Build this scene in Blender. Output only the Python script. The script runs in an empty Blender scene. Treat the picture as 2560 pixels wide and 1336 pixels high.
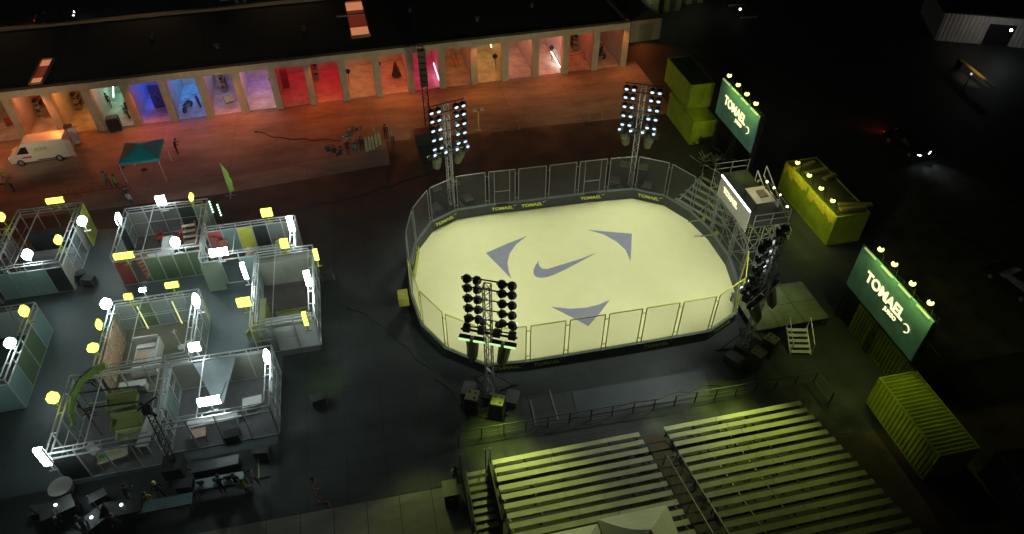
import bpy, bmesh, math, random
from mathutils import Vector, Matrix
random.seed(7)
R = math.radians
SC = bpy.context.scene
COL = SC.collection

# ---------------------------------------------------------------- camera, world, exposure
# site frame: x runs along the garages, y towards them, z up, metres; the drone hovers at (0, 0, 38)
PITCH, YAW, FPX, CAMH = R(42.5), R(12.5), 1750.0, 38.0
cam = bpy.data.objects.new('camera', bpy.data.cameras.new('camera'))
COL.objects.link(cam); SC.camera = cam
cam.location = (0, 0, CAMH)
cam.rotation_euler = (math.pi/2 - PITCH, 0, -YAW)
cam.data.sensor_width = 36.0
cam.data.lens = 36.0*FPX/2560.0
cam.data.clip_end = 900.0

world = bpy.data.worlds.new("World"); SC.world = world
world.use_nodes = True
wn = world.node_tree.nodes; wl = world.node_tree.links
bgn = wn.get('Background') or wn.new('ShaderNodeBackground')
sky = wn.new('ShaderNodeTexSky'); sky.sky_type = 'NISHITA'; sky.sun_disc = False
sky.sun_elevation = R(-4.0); sky.sun_rotation = R(200)
wl.new(sky.outputs[0], bgn.inputs[0]); bgn.inputs[1].default_value = 0.10
SC.view_settings.view_transform = 'Standard'
try: SC.view_settings.look = 'None'
except Exception: pass
SC.view_settings.exposure = 0.0; SC.view_settings.gamma = 1.0
SC.cycles.use_denoising = True
SC.cycles.max_bounces = 6; SC.cycles.diffuse_bounces = 3; SC.cycles.glossy_bounces = 2
SC.cycles.transparent_max_bounces = 16
SC.cycles.sample_clamp_indirect = 4.0
SC.cycles.use_light_tree = True

# ---------------------------------------------------------------- helpers
def at(px, py, z=0.0):
    """where the ray through a pixel of the 2560x1336 photograph meets height z (site metres)"""
    a, b = (px-1280)/FPX, -(py-668)/FPX
    s, c = math.sin(PITCH), math.cos(PITCH)
    d = (a, c+b*s, -s+b*c)
    t = (z-CAMH)/d[2]
    X, Y = d[0]*t, d[1]*t
    return (X*math.cos(YAW)+Y*math.sin(YAW), -X*math.sin(YAW)+Y*math.cos(YAW))

MATS = {}
def mat(name, col, rough=0.6, metal=0.0, var=0.18, scale=1.5, bump=0.0, spec=0.5):
    if name in MATS: return MATS[name]
    m = bpy.data.materials.new(name); m.use_nodes = True
    nt = m.node_tree; b = nt.nodes['Principled BSDF']
    b.inputs['Roughness'].default_value = rough; b.inputs['Metallic'].default_value = metal
    b.inputs['Specular IOR Level'].default_value = spec
    tc = nt.nodes.new('ShaderNodeTexCoord'); nz = nt.nodes.new('ShaderNodeTexNoise')
    nz.inputs['Scale'].default_value = scale; nz.inputs['Detail'].default_value = 6
    nz.inputs['Roughness'].default_value = 0.65
    nt.links.new(tc.outputs['Object'], nz.inputs['Vector'])
    rp = nt.nodes.new('ShaderNodeMapRange')
    rp.inputs[1].default_value = 0.3; rp.inputs[2].default_value = 0.7
    rp.inputs[3].default_value = 1-var; rp.inputs[4].default_value = 1+var*0.6
    nt.links.new(nz.outputs['Fac'], rp.inputs[0])
    mx = nt.nodes.new('ShaderNodeVectorMath'); mx.operation = 'SCALE'
    mx.inputs[0].default_value = col[:3]
    nt.links.new(rp.outputs[0], mx.inputs['Scale'])
    nt.links.new(mx.outputs[0], b.inputs['Base Color'])
    if bump:
        bp = nt.nodes.new('ShaderNodeBump'); bp.inputs['Strength'].default_value = bump
        bp.inputs['Distance'].default_value = 0.05
        nt.links.new(nz.outputs['Fac'], bp.inputs['Height']); nt.links.new(bp.outputs[0], b.inputs['Normal'])
    MATS[name] = m; return m
def glow(name, col, strength):
    if name in MATS: return MATS[name]
    m = bpy.data.materials.new(name); m.use_nodes = True
    b = m.node_tree.nodes['Principled BSDF']
    b.inputs['Base Color'].default_value = (*[c*0.3 for c in col], 1)
    b.inputs['Emission Color'].default_value = (*col, 1)
    b.inputs['Emission Strength'].default_value = strength
    MATS[name] = m; return m
def film(name, col, clear=0.5):
    """thin translucent sheet or netting: part of the light goes straight through"""
    if name in MATS: return MATS[name]
    m = bpy.data.materials.new(name); m.use_nodes = True
    nt = m.node_tree; b = nt.nodes['Principled BSDF']
    b.inputs['Base Color'].default_value = (*col, 1); b.inputs['Roughness'].default_value = 0.45
    tr = nt.nodes.new('ShaderNodeBsdfTransparent'); tl = nt.nodes.new('ShaderNodeBsdfTranslucent')
    tl.inputs[0].default_value = (*col, 1)
    m1 = nt.nodes.new('ShaderNodeMixShader'); m1.inputs[0].default_value = 0.45
    nt.links.new(b.outputs[0], m1.inputs[1]); nt.links.new(tl.outputs[0], m1.inputs[2])
    m2 = nt.nodes.new('ShaderNodeMixShader'); m2.inputs[0].default_value = clear
    nt.links.new(m1.outputs[0], m2.inputs[1]); nt.links.new(tr.outputs[0], m2.inputs[2])
    nt.links.new(m2.outputs[0], nt.nodes['Material Output'].inputs[0])
    MATS[name] = m; return m

class MB:
    def __init__(s): s.v = []; s.f = []
    def add(s, vs, fs):
        o = len(s.v); s.v += [tuple(p) for p in vs]; s.f += [tuple(o+i for i in f) for f in fs]; return s
    def box(s, x0, x1, y0, y1, z0, z1):
        return s.add([(x0,y0,z0),(x1,y0,z0),(x1,y1,z0),(x0,y1,z0),(x0,y0,z1),(x1,y0,z1),(x1,y1,z1),(x0,y1,z1)],
                     [(0,3,2,1),(4,5,6,7),(0,1,5,4),(1,2,6,5),(2,3,7,6),(3,0,4,7)])
    def bar(s, p, q, w=0.05, h=None, n=4):
        p = Vector(p); q = Vector(q); d = (q-p)
        if d.length < 1e-6: return s
        d.normalize(); h = h or w
        up = Vector((0,0,1)) if abs(d.z) < 0.9 else Vector((0,1,0))
        a = d.cross(up).normalized(); b = a.cross(d).normalized()
        vs = []
        for e in (p, q):
            for k in range(n):
                t = 2*math.pi*(k+0.5)/n; r = 1/math.cos(math.pi/n) if n == 4 else 1
                vs.append(e + a*(math.cos(t)*w/2*r) + b*(math.sin(t)*h/2*r))
        fs = [(k, (k+1) % n, n+(k+1) % n, n+k) for k in range(n)]
        fs += [tuple(range(n-1, -1, -1)), tuple(range(n, 2*n))]
        return s.add(vs, fs)
    def cyl(s, p, q, r0, r1=None, n=10):
        r1 = r0 if r1 is None else r1
        p = Vector(p); q = Vector(q); d = (q-p).normalized()
        up = Vector((0,0,1)) if abs(d.z) < 0.9 else Vector((0,1,0))
        a = d.cross(up).normalized(); b = a.cross(d).normalized(); vs = []
        for e, r in ((p, r0), (q, r1)):
            vs += [e + a*(math.cos(2*math.pi*k/n)*r) + b*(math.sin(2*math.pi*k/n)*r) for k in range(n)]
        fs = [(k, (k+1) % n, n+(k+1) % n, n+k) for k in range(n)] + [tuple(range(n-1,-1,-1)), tuple(range(n,2*n))]
        return s.add(vs, fs)
    def prism(s, pts, z0, z1):
        n = len(pts)
        return s.add([(x,y,z0) for x,y in pts]+[(x,y,z1) for x,y in pts],
                     [tuple(range(n-1,-1,-1)), tuple(range(n,2*n))]+[(k,(k+1)%n,n+(k+1)%n,n+k) for k in range(n)])
    def extr(s, pts, off):
        """closed outline of 3-D points pushed along off"""
        n = len(pts); o = Vector(off)
        return s.add([Vector(p) for p in pts]+[Vector(p)+o for p in pts],
                     [tuple(range(n-1,-1,-1)), tuple(range(n,2*n))]+[(k,(k+1)%n,n+(k+1)%n,n+k) for k in range(n)])
    def face(s, pts): return s.add(pts, [tuple(range(len(pts)))])
    def blob(s, c, r, sx=1, sy=1, sz=1, nu=10, nv=6):
        vs = [(c[0],c[1],c[2]-r*sz)]
        for j in range(1, nv):
            t = -math.pi/2+math.pi*j/nv
            vs += [(c[0]+r*sx*math.cos(t)*math.cos(2*math.pi*i/nu), c[1]+r*sy*math.cos(t)*math.sin(2*math.pi*i/nu), c[2]+r*sz*math.sin(t)) for i in range(nu)]
        vs.append((c[0],c[1],c[2]+r*sz)); L = len(vs)-1; fs = []
        for i in range(nu):
            fs.append((0, 1+(i+1)%nu, 1+i)); fs.append((L, L-nu+i, L-nu+(i+1)%nu))
            for j in range(nv-2):
                a = 1+j*nu+i; b = 1+j*nu+(i+1)%nu; fs.append((a,b,b+nu,a+nu))
        return s.add(vs, fs)
    def truss(s, p, q, w=0.3, step=0.5, t=0.04, tri=False):
        p = Vector(p); q = Vector(q); d = q-p; L = d.length; d.normalize()
        up = Vector((0,0,1)) if abs(d.z) < 0.9 else Vector((0,1,0))
        a = d.cross(up).normalized()*w/2; b = a.cross(d).normalized()*w/2
        cs = [a+b, -a+b, -a-b, a-b]
        for c in cs: s.bar(p+c, q+c, t)
        n = max(1, round(L/step))
        for k in range(n):
            e0 = p+d*(L*k/n); e1 = p+d*(L*(k+1)/n)
            for i in range(4):
                c0, c1 = cs[i], cs[(i+1)%4]
                if (k+i) % 2: c0, c1 = c1, c0
                s.bar(e0+c0, e1+c1, t*0.55)
        for e in (p, q):
            for i in range(4): s.bar(e+cs[i], e+cs[(i+1)%4], t*0.8)
        return s
    def build(s, name, m, parent=None, smooth=False):
        me = bpy.data.meshes.new(name); me.from_pydata(s.v, [], s.f)
        me.materials.append(m)
        if smooth:
            for p in me.polygons: p.use_smooth = True
        me.update()
        bm = bmesh.new(); bm.from_mesh(me); bmesh.ops.recalc_face_normals(bm, faces=bm.faces); bm.to_mesh(me); bm.free()
        o = bpy.data.objects.new(name, me); COL.objects.link(o)
        if parent: o.parent = parent
        return o

def tag(o, label, cat, group=None):
    o['label'] = label; o['category'] = cat
    if group: o['group'] = group
    return o
def thing(name, loc, label, cat, group=None, rz=0.0):
    o = bpy.data.objects.new(name, None); COL.objects.link(o)
    o.empty_display_size = 0.3
    o.location = loc if len(loc) == 3 else (loc[0], loc[1], 0); o.rotation_euler = (0, 0, rz)
    return tag(o, label, cat, group)
def setting(o): o['kind'] = 'structure'; return o
def copy_tree(o, parent=None):
    c = o.copy(); COL.objects.link(c)
    if parent: c.parent = parent
    for ch in list(o.children): copy_tree(ch, c)
    return c
def again(proto, loc, label, rz=0.0, group=None):
    c = copy_tree(proto); c.location = loc if len(loc) == 3 else (loc[0], loc[1], 0)
    c.rotation_euler = (0, 0, rz); c['label'] = label
    if group: c['group'] = group
    return c
def lamp(name, kind, loc, power, col, parent=None, target=None, size=0.2, spot=None, blend=0.5, sy=None):
    d = bpy.data.lights.new(name, kind); d.energy = power; d.color = col
    if kind == 'AREA':
        d.size = size
        if sy: d.shape = 'RECTANGLE'; d.size_y = sy
    else: d.shadow_soft_size = size
    if kind == 'SPOT': d.spot_size = R(spot); d.spot_blend = blend
    o = bpy.data.objects.new(name, d); COL.objects.link(o); o.location = loc
    if target:
        o.rotation_euler = (Vector(target)-Vector(loc)).to_track_quat('-Z', 'Y').to_euler()
    if parent: 
        o.parent = parent; o.matrix_parent_inverse = (Matrix.Translation(parent.location) @ parent.rotation_euler.to_matrix().to_4x4()).inverted()
    return o
def lettering(text, size, m, parent, loc, rot, ext=0.02, name='lettering', sx=1.0, shear=0.0, bold=0.0):
    cu = bpy.data.curves.new(name, 'FONT'); cu.body = text; cu.size = size; cu.extrude = ext
    cu.align_x = 'CENTER'; cu.align_y = 'CENTER'; cu.shear = shear; cu.offset = bold
    t = bpy.data.objects.new(name, cu); COL.objects.link(t)
    dg = bpy.context.evaluated_depsgraph_get()
    me = bpy.data.meshes.new_from_object(t.evaluated_get(dg)); bpy.data.objects.remove(t)
    me.materials.clear(); me.materials.append(m)
    o = bpy.data.objects.new(name, me); COL.objects.link(o); o.parent = parent
    o.location = loc; o.rotation_euler = rot; o.scale = (sx, 1, 1)
    return o

# ---------------------------------------------------------------- materials
ASPH = mat('asphalt', (0.030,0.033,0.034), 0.7, var=0.35, scale=0.35, bump=0.1)
CONC = mat('concrete', (0.20,0.19,0.175), 0.75, var=0.3, scale=0.25)
BLACK = mat('black_metal', (0.018,0.019,0.018), 0.45, 0.3)
STEEL = mat('truss_aluminium', (0.42,0.43,0.42), 0.35, 0.6)
FRAME = mat('frame_aluminium', (0.55,0.56,0.54), 0.4, 0.3)
PAINT = mat('tan_masonry_paint', (0.50,0.43,0.30), 0.8, var=0.2)
ROOF = mat('roof_felt', (0.022,0.020,0.019), 0.9, var=0.3)
VOLT = mat('volt_green_paint', (0.27,0.34,0.010), 0.5, var=0.3, scale=1.1)
DKGREEN = mat('dark_green_paint', (0.05,0.07,0.02), 0.5)
WHITE = mat('white_laminate', (0.72,0.70,0.66), 0.5, var=0.08)
GREYF = mat('grey_carpet', (0.17,0.16,0.165), 0.9, var=0.2, scale=3)
YEL = mat('yellow_green_laminate', (0.27,0.29,0.09), 0.6, var=0.1)
RED = mat('red_paint', (0.42,0.05,0.04), 0.5)
ORNG = mat('orange_wood', (0.55,0.22,0.07), 0.6)
WG = glow('white_sign_glow', (0.78,0.96,0.97), 46.0)
YG = glow('yellow_sign_glow', (0.93,0.95,0.13), 2.6)
LAMPY = glow('yellow_lamp_glow', (0.92,1.0,0.22), 3.0)
LENS = glow('white_lens_glow', (0.62,0.80,1.0), 1.5)
GSTRIP = glow('green_strip_glow', (0.6,0.95,0.4), 1.1)

# ================================================================ GROUND
g = MB().face([(-190,-40,0),(190,-40,0),(190,260,0),(-190,260,0)]).build('ground', ASPH); setting(g)
def slab_material(name, c1, c2, joint, w, h, rough=.8):
    m = bpy.data.materials.new(name); m.use_nodes = True
    nt = m.node_tree; b = nt.nodes['Principled BSDF']; b.inputs['Roughness'].default_value = rough
    tc = nt.nodes.new('ShaderNodeTexCoord'); br = nt.nodes.new('ShaderNodeTexBrick'); br.offset = 0.0
    br.inputs['Scale'].default_value = 1.0; br.inputs['Brick Width'].default_value = w; br.inputs['Row Height'].default_value = h
    br.inputs['Mortar Size'].default_value = 0.025; br.inputs['Color1'].default_value = (*c1,1); br.inputs['Color2'].default_value = (*c2,1); br.inputs['Mortar'].default_value = (*joint,1)
    nt.links.new(tc.outputs['Object'], br.inputs['Vector'])
    n1 = nt.nodes.new('ShaderNodeTexNoise'); n1.inputs['Scale'].default_value = .35; n1.inputs['Detail'].default_value = 9; n1.inputs['Roughness'].default_value = .75
    mp = nt.nodes.new('ShaderNodeMapping'); mp.inputs['Scale'].default_value = (.35,1.0,1.0); nt.links.new(tc.outputs['Object'], mp.inputs[0]); nt.links.new(mp.outputs[0], n1.inputs['Vector'])
    mr = nt.nodes.new('ShaderNodeMapRange'); mr.inputs[1].default_value = .35; mr.inputs[2].default_value = .65; mr.inputs[3].default_value = .45; mr.inputs[4].default_value = 1.15
    nt.links.new(n1.outputs['Fac'], mr.inputs[0])
    vm = nt.nodes.new('ShaderNodeVectorMath'); vm.operation = 'SCALE'; nt.links.new(br.outputs['Color'], vm.inputs[0]); nt.links.new(mr.outputs[0], vm.inputs['Scale']); nt.links.new(vm.outputs[0], b.inputs['Base Color'])
    return m
apron = MB().prism([(-62,55.6),(-14,55.8),(0.7,57.2),(0.7,61.3),(31,60.2),(31,72.6),(-62,69.0)], -0.05, 0.008).build('concrete_apron', slab_material('apron_concrete',(0.33,0.25,0.20),(0.28,0.21,0.17),(.19,.145,.12),7.06,8.4)); setting(apron)

def deck_material():
    m = bpy.data.materials.new('deck_rubber'); m.use_nodes = True
    nt = m.node_tree; b = nt.nodes['Principled BSDF']; b.inputs['Roughness'].default_value = 0.42
    tc = nt.nodes.new('ShaderNodeTexCoord'); br = nt.nodes.new('ShaderNodeTexBrick')
    br.offset = 0.0; br.inputs['Scale'].default_value = 1.0
    br.inputs['Brick Width'].default_value = 2.4; br.inputs['Row Height'].default_value = 1.2
    br.inputs['Mortar Size'].default_value = 0.035
    br.inputs['Color1'].default_value = (0.015,0.023,0.020,1); br.inputs['Color2'].default_value = (0.012,0.018,0.016,1)
    br.inputs['Mortar'].default_value = (0.006,0.007,0.007,1)
    nt.links.new(tc.outputs['Object'], br.inputs['Vector'])
    nz = nt.nodes.new('ShaderNodeTexNoise'); nz.inputs['Scale'].default_value = 0.5; nz.inputs['Detail'].default_value = 8
    nt.links.new(tc.outputs['Object'], nz.inputs['Vector'])
    mr = nt.nodes.new('ShaderNodeMapRange'); mr.inputs[1].default_value = .3; mr.inputs[2].default_value = .7
    mr.inputs[3].default_value = .50; mr.inputs[4].default_value = .80
    nt.links.new(nz.outputs['Fac'], mr.inputs[0]); nt.links.new(mr.outputs[0], b.inputs['Roughness'])
    nt.links.new(br.outputs['Color'], b.inputs['Base Color'])
    return m
DECK = deck_material()
deck = MB().prism([(-62,22.9),(2,22.4),(2,20.5),(34,20.5),(34,60.2),(0.7,61.2),(0.7,57.1),(-14,55.7),(-62,55.4)], -0.05, 0.012).build('event_flooring', DECK); setting(deck)
mzf = MB().prism([(-36,26.9),(-9.0,27.6),(-8.8,34.9),(-6.2,34.9),(-6.0,43.2),(-7.4,47.2),(-14.5,51.2),(-24.5,52.8),(-36,52.9)], -0.05, 0.0135).build('maze_flooring', mat('maze_grey_floor',(0.070,0.090,0.092),0.5,var=.25,scale=.5,bump=.05)); setting(mzf)
strip = MB().prism([(-40,10),(3,10),(3,22.3),(-40,22.8)], -0.05, 0.008).build('concrete_strip', slab_material('strip_concrete',(0.20,0.19,0.14),(0.15,0.15,0.115),(.05,.05,.04),1.9,6.0)); setting(strip)
dirt = MB().prism([(25,2),(52,2),(56,20.3),(34.2,20.3),(25.5,20.3)], -0.05, 0.006).build('dirt_ground', mat('packed_dirt',(0.085,0.06,0.035),0.95,var=0.5,scale=0.5)); setting(dirt)
rough = MB().prism([(36,24),(70,24),(70,48),(48,44),(38,36)], -0.05, 0.005).build('gravel_ground', mat('gravel',(0.07,0.06,0.05),0.95,var=0.6,scale=0.6)); setting(rough)

# ================================================================ RINK
RING = [(0.75,38.2),(1.15,34.9),(2.5,32.3),(4.95,30.25),(7.75,29.95),(10.4,29.9),(13.1,29.87),(15.7,29.85),(18.35,29.85),(21.0,29.85),
        (23.6,31.1),(25.2,33.8),(25.85,37.0),(25.8,40.2),(25.2,43.0),(23.9,45.5),(21.5,47.1),(19.0,47.3),(16.3,47.4),(13.65,47.45),
        (10.95,47.5),(8.4,47.6),(5.65,47.5),(3.3,46.3),(1.75,44.0),(0.95,41.2)]
cx, cy = 13.3, 38.7
RINKM = mat('rink_volt_cream', (0.73,0.73,0.36), 0.62, var=0.035, scale=0.8, spec=0.25)
fl = MB().prism([(cx+(x-cx)*0.995, cy+(y-cy)*0.995) for x,y in RING], 0.0, 0.03).build('rink_floor', RINKM); setting(fl)
ZM = 0.034
def zpx(x, y): return at(980+x/2.2266, 360+y/2.2266, ZM)
MARK = mat('lilac_grey_floor_paint', (0.24,0.25,0.30), 0.6, var=0.08, spec=0.25)
for nm, pts in (('floor_swoosh', [(818,648),(800,674),(788,700),(788,724),(800,740),(826,746),(862,743),(905,728),(970,697),(1060,650),(1142,604),(1050,640),(960,668),(900,686),(865,697),(838,695),(822,683),(815,666)]),
                ('floor_corner_mark', [(523,608),(640,556),(752,513),(690,560),(655,610),(643,660),(650,710),(665,752),(590,675)]),
                ('floor_corner_mark', [(1085,478),(1210,490),(1335,500),(1332,580),(1328,655),(1300,590),(1250,545),(1180,505)]),
                ('floor_corner_mark', [(885,907),(990,960),(1093,1015),(1155,945),(1213,868),(1150,895),(1080,912),(990,918)])):
    q = [zpx(*p) for p in pts]
    if nm == 'floor_swoosh':
        pass
    o = MB()
    o.face([(x, y, ZM) for x, y in q])
    ob = o.build(nm, MARK)
    if ob.data.polygons[0].normal.z < 0: ob.data.flip_normals()
    setting(ob)

enc = thing('rink_enclosure', (cx,cy), 'oval rink barrier of low black boards carrying tall netted panels', 'rink barrier')
def L(p): return (p[0]-cx, p[1]-cy)
NET = film('netting', (0.20,0.21,0.19), 0.80)
POSTM = mat('lit_post_metal', (0.50,0.50,0.07), 0.45, 0.2)
BOARD = mat('black_board', (0.022,0.028,0.028), 0.5)
VTXT = mat('volt_lettering', (0.62,0.68,0.10), 0.5, var=0.05)
SILL = mat('dasher_sill', (0.10,0.13,0.13), 0.45)
TXT = {7:1, 4:1, 9:1, 3:1, 15:1, 17:1, 19:1, 20:1, 22:1, 24:1}
N = len(RING)
for i in range(N):
    a = Vector((*L(RING[i]),0)); b = Vector((*L(RING[(i+1)%N]),0)); d = (b-a); ln = d.length; d.normalize()
    nrm = Vector((-d.y, d.x, 0))           # points into the rink (ring runs counter-clockwise)
    door = i in (17, 20)
    segs = [(0.0, 0.30), (0.72, 1.0)] if door else [(0.0, 1.0)]
    bo = None
    for s0, s1 in segs:
        p, q = a+d*ln*s0, a+d*ln*s1
        b_ = MB().extr([p-nrm*0.06, q-nrm*0.06, q+nrm*0.06, p+nrm*0.06], (0,0,0.98)).build('dasher_board', BOARD, enc); bo = bo or b_
        sb = MB()
        sb.extr([p-nrm*0.16+Vector((0,0,.983)), q-nrm*0.16+Vector((0,0,.983)), q+nrm*0.09+Vector((0,0,.983)), p+nrm*0.09+Vector((0,0,.983))], (0,0,0.06))
        sb.build('sill', SILL, b_)
    z0, z1 = 1.05, 4.45
    A = a+d*0.15; B = b-d*0.15
    fr = MB()
    for P in (A, B): fr.bar(P+Vector((0,0,z0)), P+Vector((0,0,z1)), 0.06)
    fr.bar(A+Vector((0,0,z1)), B+Vector((0,0,z1)), 0.06); fr.bar(A+Vector((0,0,z0+.03)), B+Vector((0,0,z0+.03)), 0.05)
    for zz in (1.5, 4.0):
        fr.bar(B+Vector((0,0,zz)), B+d*0.30+Vector((0,0,zz)), 0.05)
    if door:
        p, q = a+d*ln*0.24, a+d*ln*0.76
        for P in (p, q): fr.bar(P+Vector((0,0,0.03)), P+Vector((0,0,z1)), 0.05)
        fr.bar(p+Vector((0,0,2.35)), q+Vector((0,0,2.35)), 0.06)
    # front posts: rink light put into their colour as yellow; far ones grey
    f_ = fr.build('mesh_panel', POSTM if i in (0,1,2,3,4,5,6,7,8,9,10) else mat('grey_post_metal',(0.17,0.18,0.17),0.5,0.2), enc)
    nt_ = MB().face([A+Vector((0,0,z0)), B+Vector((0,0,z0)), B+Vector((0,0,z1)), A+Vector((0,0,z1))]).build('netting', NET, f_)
    if i in TXT:
        inner = i > 10
        off = nrm*(0.085 if inner else -0.085)
        mid = (a+b)/2 + off + Vector((0,0,0.55))
        ang = math.atan2(d.y, d.x) + (math.pi if inner else 0)
        tx = lettering('TOMAEL', 0.42, VTXT, bo, mid, (R(90),0,ang), 0.012, bold=0.012, sx=1.15)
        dirx = Vector((math.cos(ang), math.sin(ang), 0)); c0 = mid+dirx*1.10+Vector((0,0,0.20))
        sw = MB().extr([c0+dirx*-.16+Vector((0,0,.02)), c0+dirx*-.06+Vector((0,0,-.07)), c0+dirx*.22+Vector((0,0,.10)), c0+dirx*-.05+Vector((0,0,.0))], off.normalized()*0.012)
        sw.build('logo', VTXT, bo)
# banner board lying on the left inner boards
q0 = Vector((*L((1.2,40.6)),0.2)); q1 = Vector((*L((1.9,43.6)),0.2))
MB().extr([q0, q1, q1+Vector((0,0,.75)), q0+Vector((0,0,.75))], (0.03,0,0)).build('banner', mat('volt_banner',(0.38,0.42,0.05),0.5), enc)

# ================================================================ FLOODLIGHT TOWERS
BEAM = 37.0
WSPOT = (0.97,1.0,0.90)
def tower(loc, face, label, strips=True, beams=()):
    """mobile mast on a ballasted base; face = direction (radians) the head looks, measured like atan2"""
    rz = face-math.pi/2      # local +y looks at the rink
    t = thing('light_tower', (*loc,0), label, 'light tower', 'floodlight towers at the corners of the rink', rz)
    m = MB(); m.truss((0,0,0.5), (0,0,10.3), 0.42, 0.55, 0.06); m.build('mast', STEEL, t)
    ar = MB()
    for z in (6.3,7.15,8.0,8.85,9.7,10.45): ar.bar((-1.55,0.26,z), (1.55,0.26,z), 0.06)
    for x in (-1.35,-0.75,0.75,1.35): ar.bar((x,0.30,6.1), (x,0.30,10.45), 0.04)
    ar.bar((-1.75,0.0,6.25),(1.75,0.0,6.25),0.09); ar.bar((-1.75,0.3,5.95),(1.75,0.3,5.95),0.09)
    for x in (-1.7,-.9,.9,1.7): ar.bar((x,0,6.25),(x,0.3,5.95),0.05)
    ar.build('lamp_rack', BLACK, t)
    for x in (-1.35,-0.75,0.75,1.35):
        for k, z in enumerate((6.75,7.6,8.45,9.3,10.05)):
            L_ = MB(); y0 = 0.42
            L_.cyl((x,y0-0.16,z+0.12),(x,y0+0.16,z-0.04),0.17,0.29,12)
            L_.bar((x-0.27,y0,z),(x-0.27,y0,z+0.22),0.04); L_.bar((x+0.27,y0,z),(x+0.27,y0,z+0.22),0.04); L_.bar((x-0.27,y0,z+.22),(x+.27,y0,z+.22),0.04)
            b = L_.build('par_lamp', BLACK, t)
            le = MB().cyl((x,y0+0.162,z-0.041),(x,y0+0.18,z-0.05),0.16,0.15,10); le.build('lens', LENS, b)
    for k, x in enumerate((-1.5,-0.55,0.45,1.4)):
        for dy in (0.45,):
            hd = MB().box(x-0.22,x+0.22,0.2,0.62,5.75,6.15).blob((x,0.75,6.35),0.24).build('moving_head', BLACK, t)
            MB().cyl((x+.1,0.93,6.42),(x+.1,0.99,6.40),0.13,0.12,8).build('lens', LENS, hd)
        st = MB().box(x-0.36,x+0.36,-0.30,-0.22,5.55,5.66); st.build('strip_light', GSTRIP if strips else STEEL, t)
        st = MB().box(x-0.36,x+0.36,-0.22,0.1,5.50,5.70); st.build('strip_housing', BLACK, t)
    for x, tw in ((-1.05,0.25),(1.05,-0.25)):
        c = MB(); c.cyl((x,0.1,5.45),(x+tw*0.4,-0.45,4.35),0.42,0.34,12); c.cyl((x+tw*.4,-.45,4.35),(x+tw*.5,-.6,4.0),0.34,0.08,12)
        c.build('flood_drum', mat('drum_olive',(0.16,0.17,0.07),0.6), t)
    b = MB().box(-0.55,0.55,-0.55,0.55,0.25,0.5)
    for x, y in ((1,1),(1,-1),(-1,1),(-1,-1)):
        b.bar((0,0,0.3),(x*1.5,y*1.3,0.12),0.12); b.bar((x*.2,y*.2,2.2),(x*1.3,y*1.1,0.25),0.05)
    b.build('base', BLACK, t)
    for x in (-1,1):
        bb = MB().box(x*.85-.42,x*.85+.42,-1.75,-.85,0,1.5).build('ballast_box', mat('ballast_black',(0.012,0.012,0.013),0.6), t)
        MB().box(x*.85-.4,x*.85+.4,-1.73,-.87,1.502,1.6).build('lid', mat('ballast_lid',(0.15,0.16,0.06),0.6,var=.4,scale=6), bb)
        for a_, b_ in ((.2,-1.5),(-.18,-1.1),(.2,-1.1)): MB().box(x*.85+a_-.07,x*.85+a_+.07,b_-.05,b_+.05,1.602,1.63).build('latch', BLACK, bb)
        MB().box(x*1.5-.4,x*1.5+.4,-.6,.5,0.05,.55).build('cable_crate', mat('crate_grey',(.05,.055,.05),.6), t)
    wl_ = Vector((*loc,9.6)) + Vector((math.cos(face),math.sin(face),0))*0.9
    for bx, by, w in beams: lamp('tower_spot', 'SPOT', wl_, w*BEAM, WSPOT, t, (bx,by,0), 0.9, 119, 1.0)
    return t
tower((4.8,28.3), math.atan2(2.7,1.3), 'floodlight tower in front of the rink whose lamps show their dark backs', beams=((-1,52,63),(8.2,38.7,76)))
tower((5.5,49.3), math.atan2(-3.2,0.8), 'floodlight tower behind the rink near the magenta garage bay', beams=((7.2,43.3,85),(10.4,31.8,7)))
tower((21.9,48.7), math.atan2(-2.8,-1.5), 'floodlight tower behind the rink beside the stacked green containers', beams=((19.7,42.4,92),(6.8,26.0,27)))
tower((23.2,28.4), math.atan2(1.6,-1.0), 'floodlight tower seen edge on between the rink and the small stage', strips=False, beams=((24.0,38.7,117),(0,27.3,164)))

# ================================================================ GARAGE BUILDING
GZ = R(1.9)
gar = thing('garage_building', (0,70.55), 'long low pit garage block with dark flat roof and tan columns', 'garage building', rz=GZ)
def gw(x, y, z):      # garage local -> world
    c, s = math.cos(GZ), math.sin(GZ); return (x*c-y*s, 70.55+x*s+y*c, z)
G0, GP, GN = -52.1, 3.53, 24
cols = [29.1-GP*k for k in range(GN)]; cols = cols[::-1]
X0, X1 = cols[0], cols[-1]+0.3
MB().box(X0,X1,0.55,15.2,4.95,5.15).build('roof', ROOF, gar)
MB().box(X0,X1+0.02,-0.12,0.5,4.62,5.32).build('front_fascia', PAINT, gar)
MB().box(X0,X1+0.02,15.25,15.7,4.8,5.42).build('rear_parapet', PAINT, gar)
MB().box(X1-0.3,X1+0.02,0.55,15.2,5.16,5.42).build('side_parapet', mat('parapet_grey',(0.16,0.13,0.09),0.8), gar)
MB().box(X0,X1,8.0,8.25,0,4.9).build('back_wall', mat('garage_wall',(0.55,0.5,0.45),0.8), gar)
MB().box(X0,X1-0.4,0.3,7.95,0.01,0.05).build('garage_floor', mat('garage_floor_paint',(0.60,0.55,0.50),0.45,var=0.42,scale=0.9), gar)
for x in cols:
    MB().box(x-0.36,x+0.36,-0.1,0.7,0,4.6).build('column', PAINT, gar)
    MB().box(x-0.08,x+0.08,0.72,7.95,0.05,4.9).build('divider_wall', mat('divider_paint',(0.60,0.55,0.5),0.8), gar)
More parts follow.
